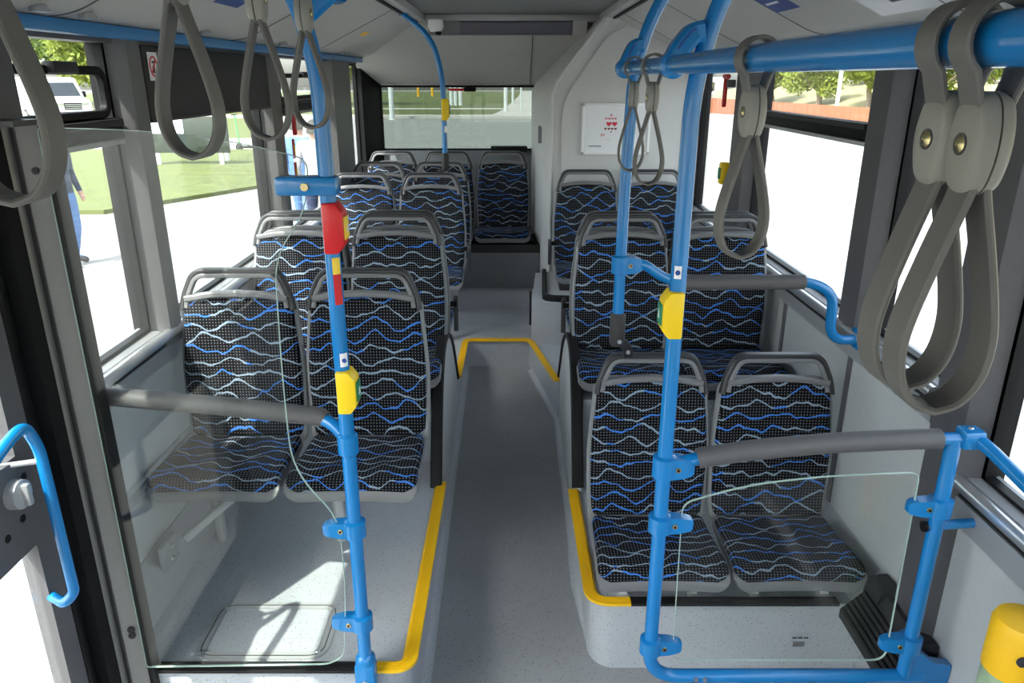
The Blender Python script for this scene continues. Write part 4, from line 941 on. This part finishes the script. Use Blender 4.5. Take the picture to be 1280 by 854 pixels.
# fence
fe = empty('fence', (16, 40, GZ)); tag(fe, 'low reddish wooden fence along the foot of the dry slope', 'fence')
pm_ = MB().box(-.012, .012, 0, .62, 0, .98); bmesh_ = None
A, B = Vector((13.2, 56, GZ)), Vector((17.6, 27, GZ)); L_ = (B-A).length; nb = int(L_/.66); dr = (B-A).normalized(); ang = math.atan2(dr.y, dr.x)-math.pi/2
bd = obj('board', pm_, 'fence', fe, local=True); fm = bd.data
for i in range(nb):
    o = bd if i == 0 else bpy.data.objects.new('board', fm)
    if i: COL.objects.link(o); o.parent = fe
    o.location = A+dr*(i*.66)-Vector((16, 40, GZ)); o.rotation_euler = (0, 0, ang)
# posts
def post_(x, y, h, r, mat, nm, lab, grp=None):
    o = obj(nm, MB().lathe([(r*1.5, 0), (r*1.5, .03), (r, .04), (r, h-.03), (r*.6, h)], (x, y, GZ), 'z', 12), mat); tag(o, lab, 'post', grp)
post_(17.2, 41.5, 7, .10, 'post_white', 'lamp_post', 'white lamp post standing by the reddish fence among the trees')
for x, y, r, lb in ((-6.85, 44.5, .14, 'thick pale utility post at the kerb behind the bus'), (-.43, 53, .13, 'thick pale utility post beside the path behind the bus'), (.07, 68, .10, 'thinner pale post far up the path behind the bus'), (.62, 54, .06, 'thin pale post standing on the path behind the bus')): post_(x, y, 6.5, r, 'post_white', 'utility_post', lb)
for x in (-4.95, -4.6, -4.2): post_(x, 64, 3.0, .15, 'post_white', 'bollard_column', 'white column in a tight trio on the lawn behind the bus', 'white columns')
for x in (-11.3, -9.6, -8.2): post_(x, 95, 2.6, .16, 'post_yellow', 'playground_post', 'yellow playground post far on the lawn behind the bus', 'yellow posts')
post_(-7.95, 21.4, 2.0, .06, 'post_white', 'sign_post', 'white sign post on the lawn beside the advertising board')
# advertising board
ab = empty('advertising_board', (-9.0, 20.6, GZ)); tag(ab, 'dark advertising board on legs standing on the lawn', 'board')
obj('board', MB().box(-9.8, -7.55, 20.55, 20.65, .05, .98, .02), 'ad', ab); obj('picture', MB().box(-9.7, -8.7, 20.53, 20.552, .55, .90), 'white', ab)
for x in (-9.5, -7.8): obj('leg', MB().box(x-.05, x+.05, 20.57, 20.63, GZ, .1), 'post_white', ab)
# electric scooter
es = empty('kick_scooter', (-8.9, 25.2, GZ)); tag(es, 'parked electric kick scooter with green stem on the lawn edge', 'scooter')
SX_, SY_ = -8.9, 25.2
obj('stem', MB().tube([(SX_, SY_, GZ+.12), (SX_-.06, SY_, GZ+1.15)], .03, 8), 'leaf_green', es)
obj('handlebar', MB().tube([(SX_-.06, SY_-.25, GZ+1.15), (SX_-.06, SY_+.25, GZ+1.15)], .018, 8), 'black', es)
obj('deck', MB().box(SX_, SX_+.75, SY_-.08, SY_+.08, GZ+.10, GZ+.18, .02), 'black', es)
for x in (SX_-.02, SX_+.78): obj('wheel', MB().lathe([(.04, -.03), (.12, -.03), (.13, 0), (.12, .03), (.04, .03)], (x, SY_, GZ+.13), 'y', 16), 'tyre', es)
# vans
def van(x, y, rz, lab):
    v = empty('delivery_van', (x, y, GZ), rz); tag(v, lab, 'van')
    side = [(-2.6, .35), (-2.62, 1.0), (-2.35, 1.18), (-1.75, 1.28), (-1.0, 2.1), (-.7, 2.28), (2.6, 2.32), (2.7, 2.2), (2.7, .35)]
    bm = bmesh.new(); f = bm.faces.new([bm.verts.new((a, -.95, b)) for a, b in side]); ex = bmesh.ops.extrude_face_region(bm, geom=[f])
    for q in ex['geom']:
        if isinstance(q, bmesh.types.BMVert): q.co.y += 1.9
    bmesh.ops.bevel(bm, geom=bm.edges[:], offset=.07, segments=2, affect='EDGES', profile=.5)
    b = obj('body', MB().bm(bm), 'van_white', v, local=True)
    n = Vector((-.82, 0, .75)).normalized()*.02
    obj('windscreen', MB().add([Vector((-1.68, -.8, 1.36))+n, Vector((-1.68, .8, 1.36))+n, Vector((-1.05, .75, 2.03))+n, Vector((-1.05, -.75, 2.03))+n], [(0, 1, 2, 3)]), 'van_glass', v, local=True)
    for s in (-1, 1):
        obj('side_window', MB().prism([(-1.45, 1.35), (-.95, 1.95), (-.2, 1.98), (-.2, 1.35)], s*.945, s*.957), 'van_glass', v, local=True)
        obj('headlight', MB().box(-2.66, -2.4, s*.62-.2, s*.62+.2, .95, 1.12, .03), 'alu', v, local=True)
        obj('mirror', MB().box(-1.45, -1.3, *sorted((s*.96, s*1.15)), 1.3, 1.6, .03), 'black', v, local=True)
        for wx in (-1.75, 1.7):
            w = obj('wheel', MB().lathe([(.2, s*.75), (.33, s*.75), (.34, s*.85), (.33, s*.97), (.2, s*.98)], (wx, 0, .34), 'y', 18), 'tyre', v, local=True)
            obj('wheel_cap', MB().lathe([(0, s*.975), (.2, s*.975), (.19, s*.985), (0, s*.99)], (wx, 0, .34), 'y', 18), 'alu_dull', w, local=True)
    g = obj('grille', MB().box(-2.66, -2.6, -.42, .42, .72, 1.06, .02), 'black', v, local=True)
    for k in range(3): obj('grille_bar', MB().box(-2.68, -2.65, -.40, .40, .77+k*.09, .80+k*.09), 'alu', g, local=True)
    obj('bumper', MB().box(-2.72, -2.5, -.93, .93, .32, .62, .05), 'dark_panel', v, local=True)
    obj('number_plate', MB().box(-2.735, -2.715, -.26, .26, .42, .53), 'white', v, local=True)
    return v
van(-24.6, 42.2, R(138), 'white delivery van parked beyond the hopper window, facing the bus')
van(14.5, 60, R(60), 'white van parked far beyond the side window with the red hammer')
# people outside
def person(x, y, rz, top, lab, bottom='jeans', bag=None):
    H = {'pelvis': (0, 0, .95), 'waist': (0, .01, 1.12), 'chest': (0, 0, 1.33), 'neck': (0, 0, 1.50), 'head0': (0, -.01, 1.58), 'head1': (0, -.01, 1.69), 'head2': (0, 0, 1.745)}
    V, E, RD = [], [], []; idx = {}
    def add(n, p, r, par=None):
        idx[n] = len(V); V.append(p); RD.append(r)
        if par: E.append((idx[par], idx[n]))
    add('pelvis', (0, 0, .95), (.165, .12)); add('waist', (0, .01, 1.12), (.15, .11), 'pelvis'); add('chest', (0, 0, 1.33), (.18, .125), 'waist'); add('neck', (0, 0, 1.50), (.06, .06), 'chest')
    add('h0', (0, -.015, 1.57), (.072, .085), 'neck'); add('h1', (0, -.015, 1.66), (.082, .10), 'h0'); add('h2', (0, -.01, 1.73), (.055, .06), 'h1')
    for s in (-1, 1):
        n = str(s)
        add('sh'+n, (s*.19, 0, 1.43), (.07, .07), 'chest'); add('el'+n, (s*.25, .03, 1.16), (.052, .052), 'sh'+n); add('wr'+n, (s*.24, -.07, .93), (.034, .034), 'el'+n); add('ha'+n, (s*.235, -.10, .86), (.038, .02), 'wr'+n); add('fi'+n, (s*.23, -.115, .79), (.022, .014), 'ha'+n); add('th'+n, (s*.21, -.14, .85), (.012, .012), 'ha'+n)
        add('hip'+n, (s*.10, 0, .86), (.105, .11), 'pelvis'); add('kn'+n, (s*.11, -.03*s, .48), (.068, .07), 'hip'+n); add('an'+n, (s*.115, .02+.04*s, .09), (.045, .05), 'kn'+n); add('to'+n, (s*.13, -.15+.04*s, .045), (.042, .035), 'an'+n)
    me = bpy.data.meshes.new('person_body'); me.from_pydata(V, E, [])
    o = bpy.data.objects.new('tmp', me); COL.objects.link(o); o.modifiers.new('s', 'SKIN'); 
    for i, d in enumerate(me.skin_vertices[0].data): d.radius = RD[i]; d.use_root = (i == 0)
    sb = o.modifiers.new('d', 'SUBSURF'); sb.levels = 2; sb.render_levels = 2
    bpy.context.view_layer.update(); m2 = bpy.data.meshes.new_from_object(o.evaluated_get(bpy.context.evaluated_depsgraph_get())); bpy.data.objects.remove(o)
    m2.materials.clear()
    p = empty('person', (x, y, GZ), rz); tag(p, lab, 'person')
    b = link('body', m2, ['skin', top, bottom, 'shoe'], p, 60)
    for f in m2.polygons:
        c = f.center
        f.material_index = 3 if c.z < .10 else (2 if c.z < .93 and abs(c.x) < .2 else (1 if c.z < 1.49 and not (abs(c.x) > .18 and c.z < .92) else 0))
    hm = MB(); vs, fs = [], []; n = 14
    for j in range(7):
        t = math.pi*.5*j/6
        for i in range(n):
            a = 2*math.pi*i/n; r = math.cos(t); back = .03 if math.sin(a) > 0 else -.0
            vs.append((.098*r*math.cos(a), -.005+.115*r*math.sin(a), 1.655+.11*math.sin(t)-(.07 if math.sin(a) > -.2 and j == 0 else 0)))
    for j in range(6): fs += [(j*n+i, j*n+(i+1) % n, (j+1)*n+(i+1) % n, (j+1)*n+i) for i in range(n)]
    obj('hair', MB().add(vs, fs), 'hair', p, local=True)
    for s in (-1, 1): obj('ear', MB().lathe([(0, -.006), (.02, -.006), (.022, .004), (0, .006)], (s*.088, 0, 1.64), 'x', 10), 'skin', p, local=True)
    obj('nose', MB().prism([(-.10, 1.655), (-.10, 1.615), (-.135, 1.618)], -.012, .012, 'x'), 'skin', p, local=True)
    for s in (-1, 1): obj('eye', MB().lathe([(0, -.004), (.01, -.004), (.01, .004), (0, .004)], (s*.032, -.108, 1.665), 'y', 8), 'ink', p, local=True)
    if bag: obj('backpack', MB().box(-.15, .15, .11, .25, 1.05, 1.45, .05), bag, p, local=True)
    return p
person(-3.05, 11.0, R(150), 'denim', 'person in a blue denim jacket standing outside behind the pole with the red button', 'denim')
person(-2.62, 10.25, R(190), 'grey_jacket', 'person in a light grey jacket and dark trousers standing outside beside the denim jacket')
person(-5.62, 9.4, R(80), 'navy', 'person in a dark navy jacket and blue trousers walking outside by the door post', 'denim')
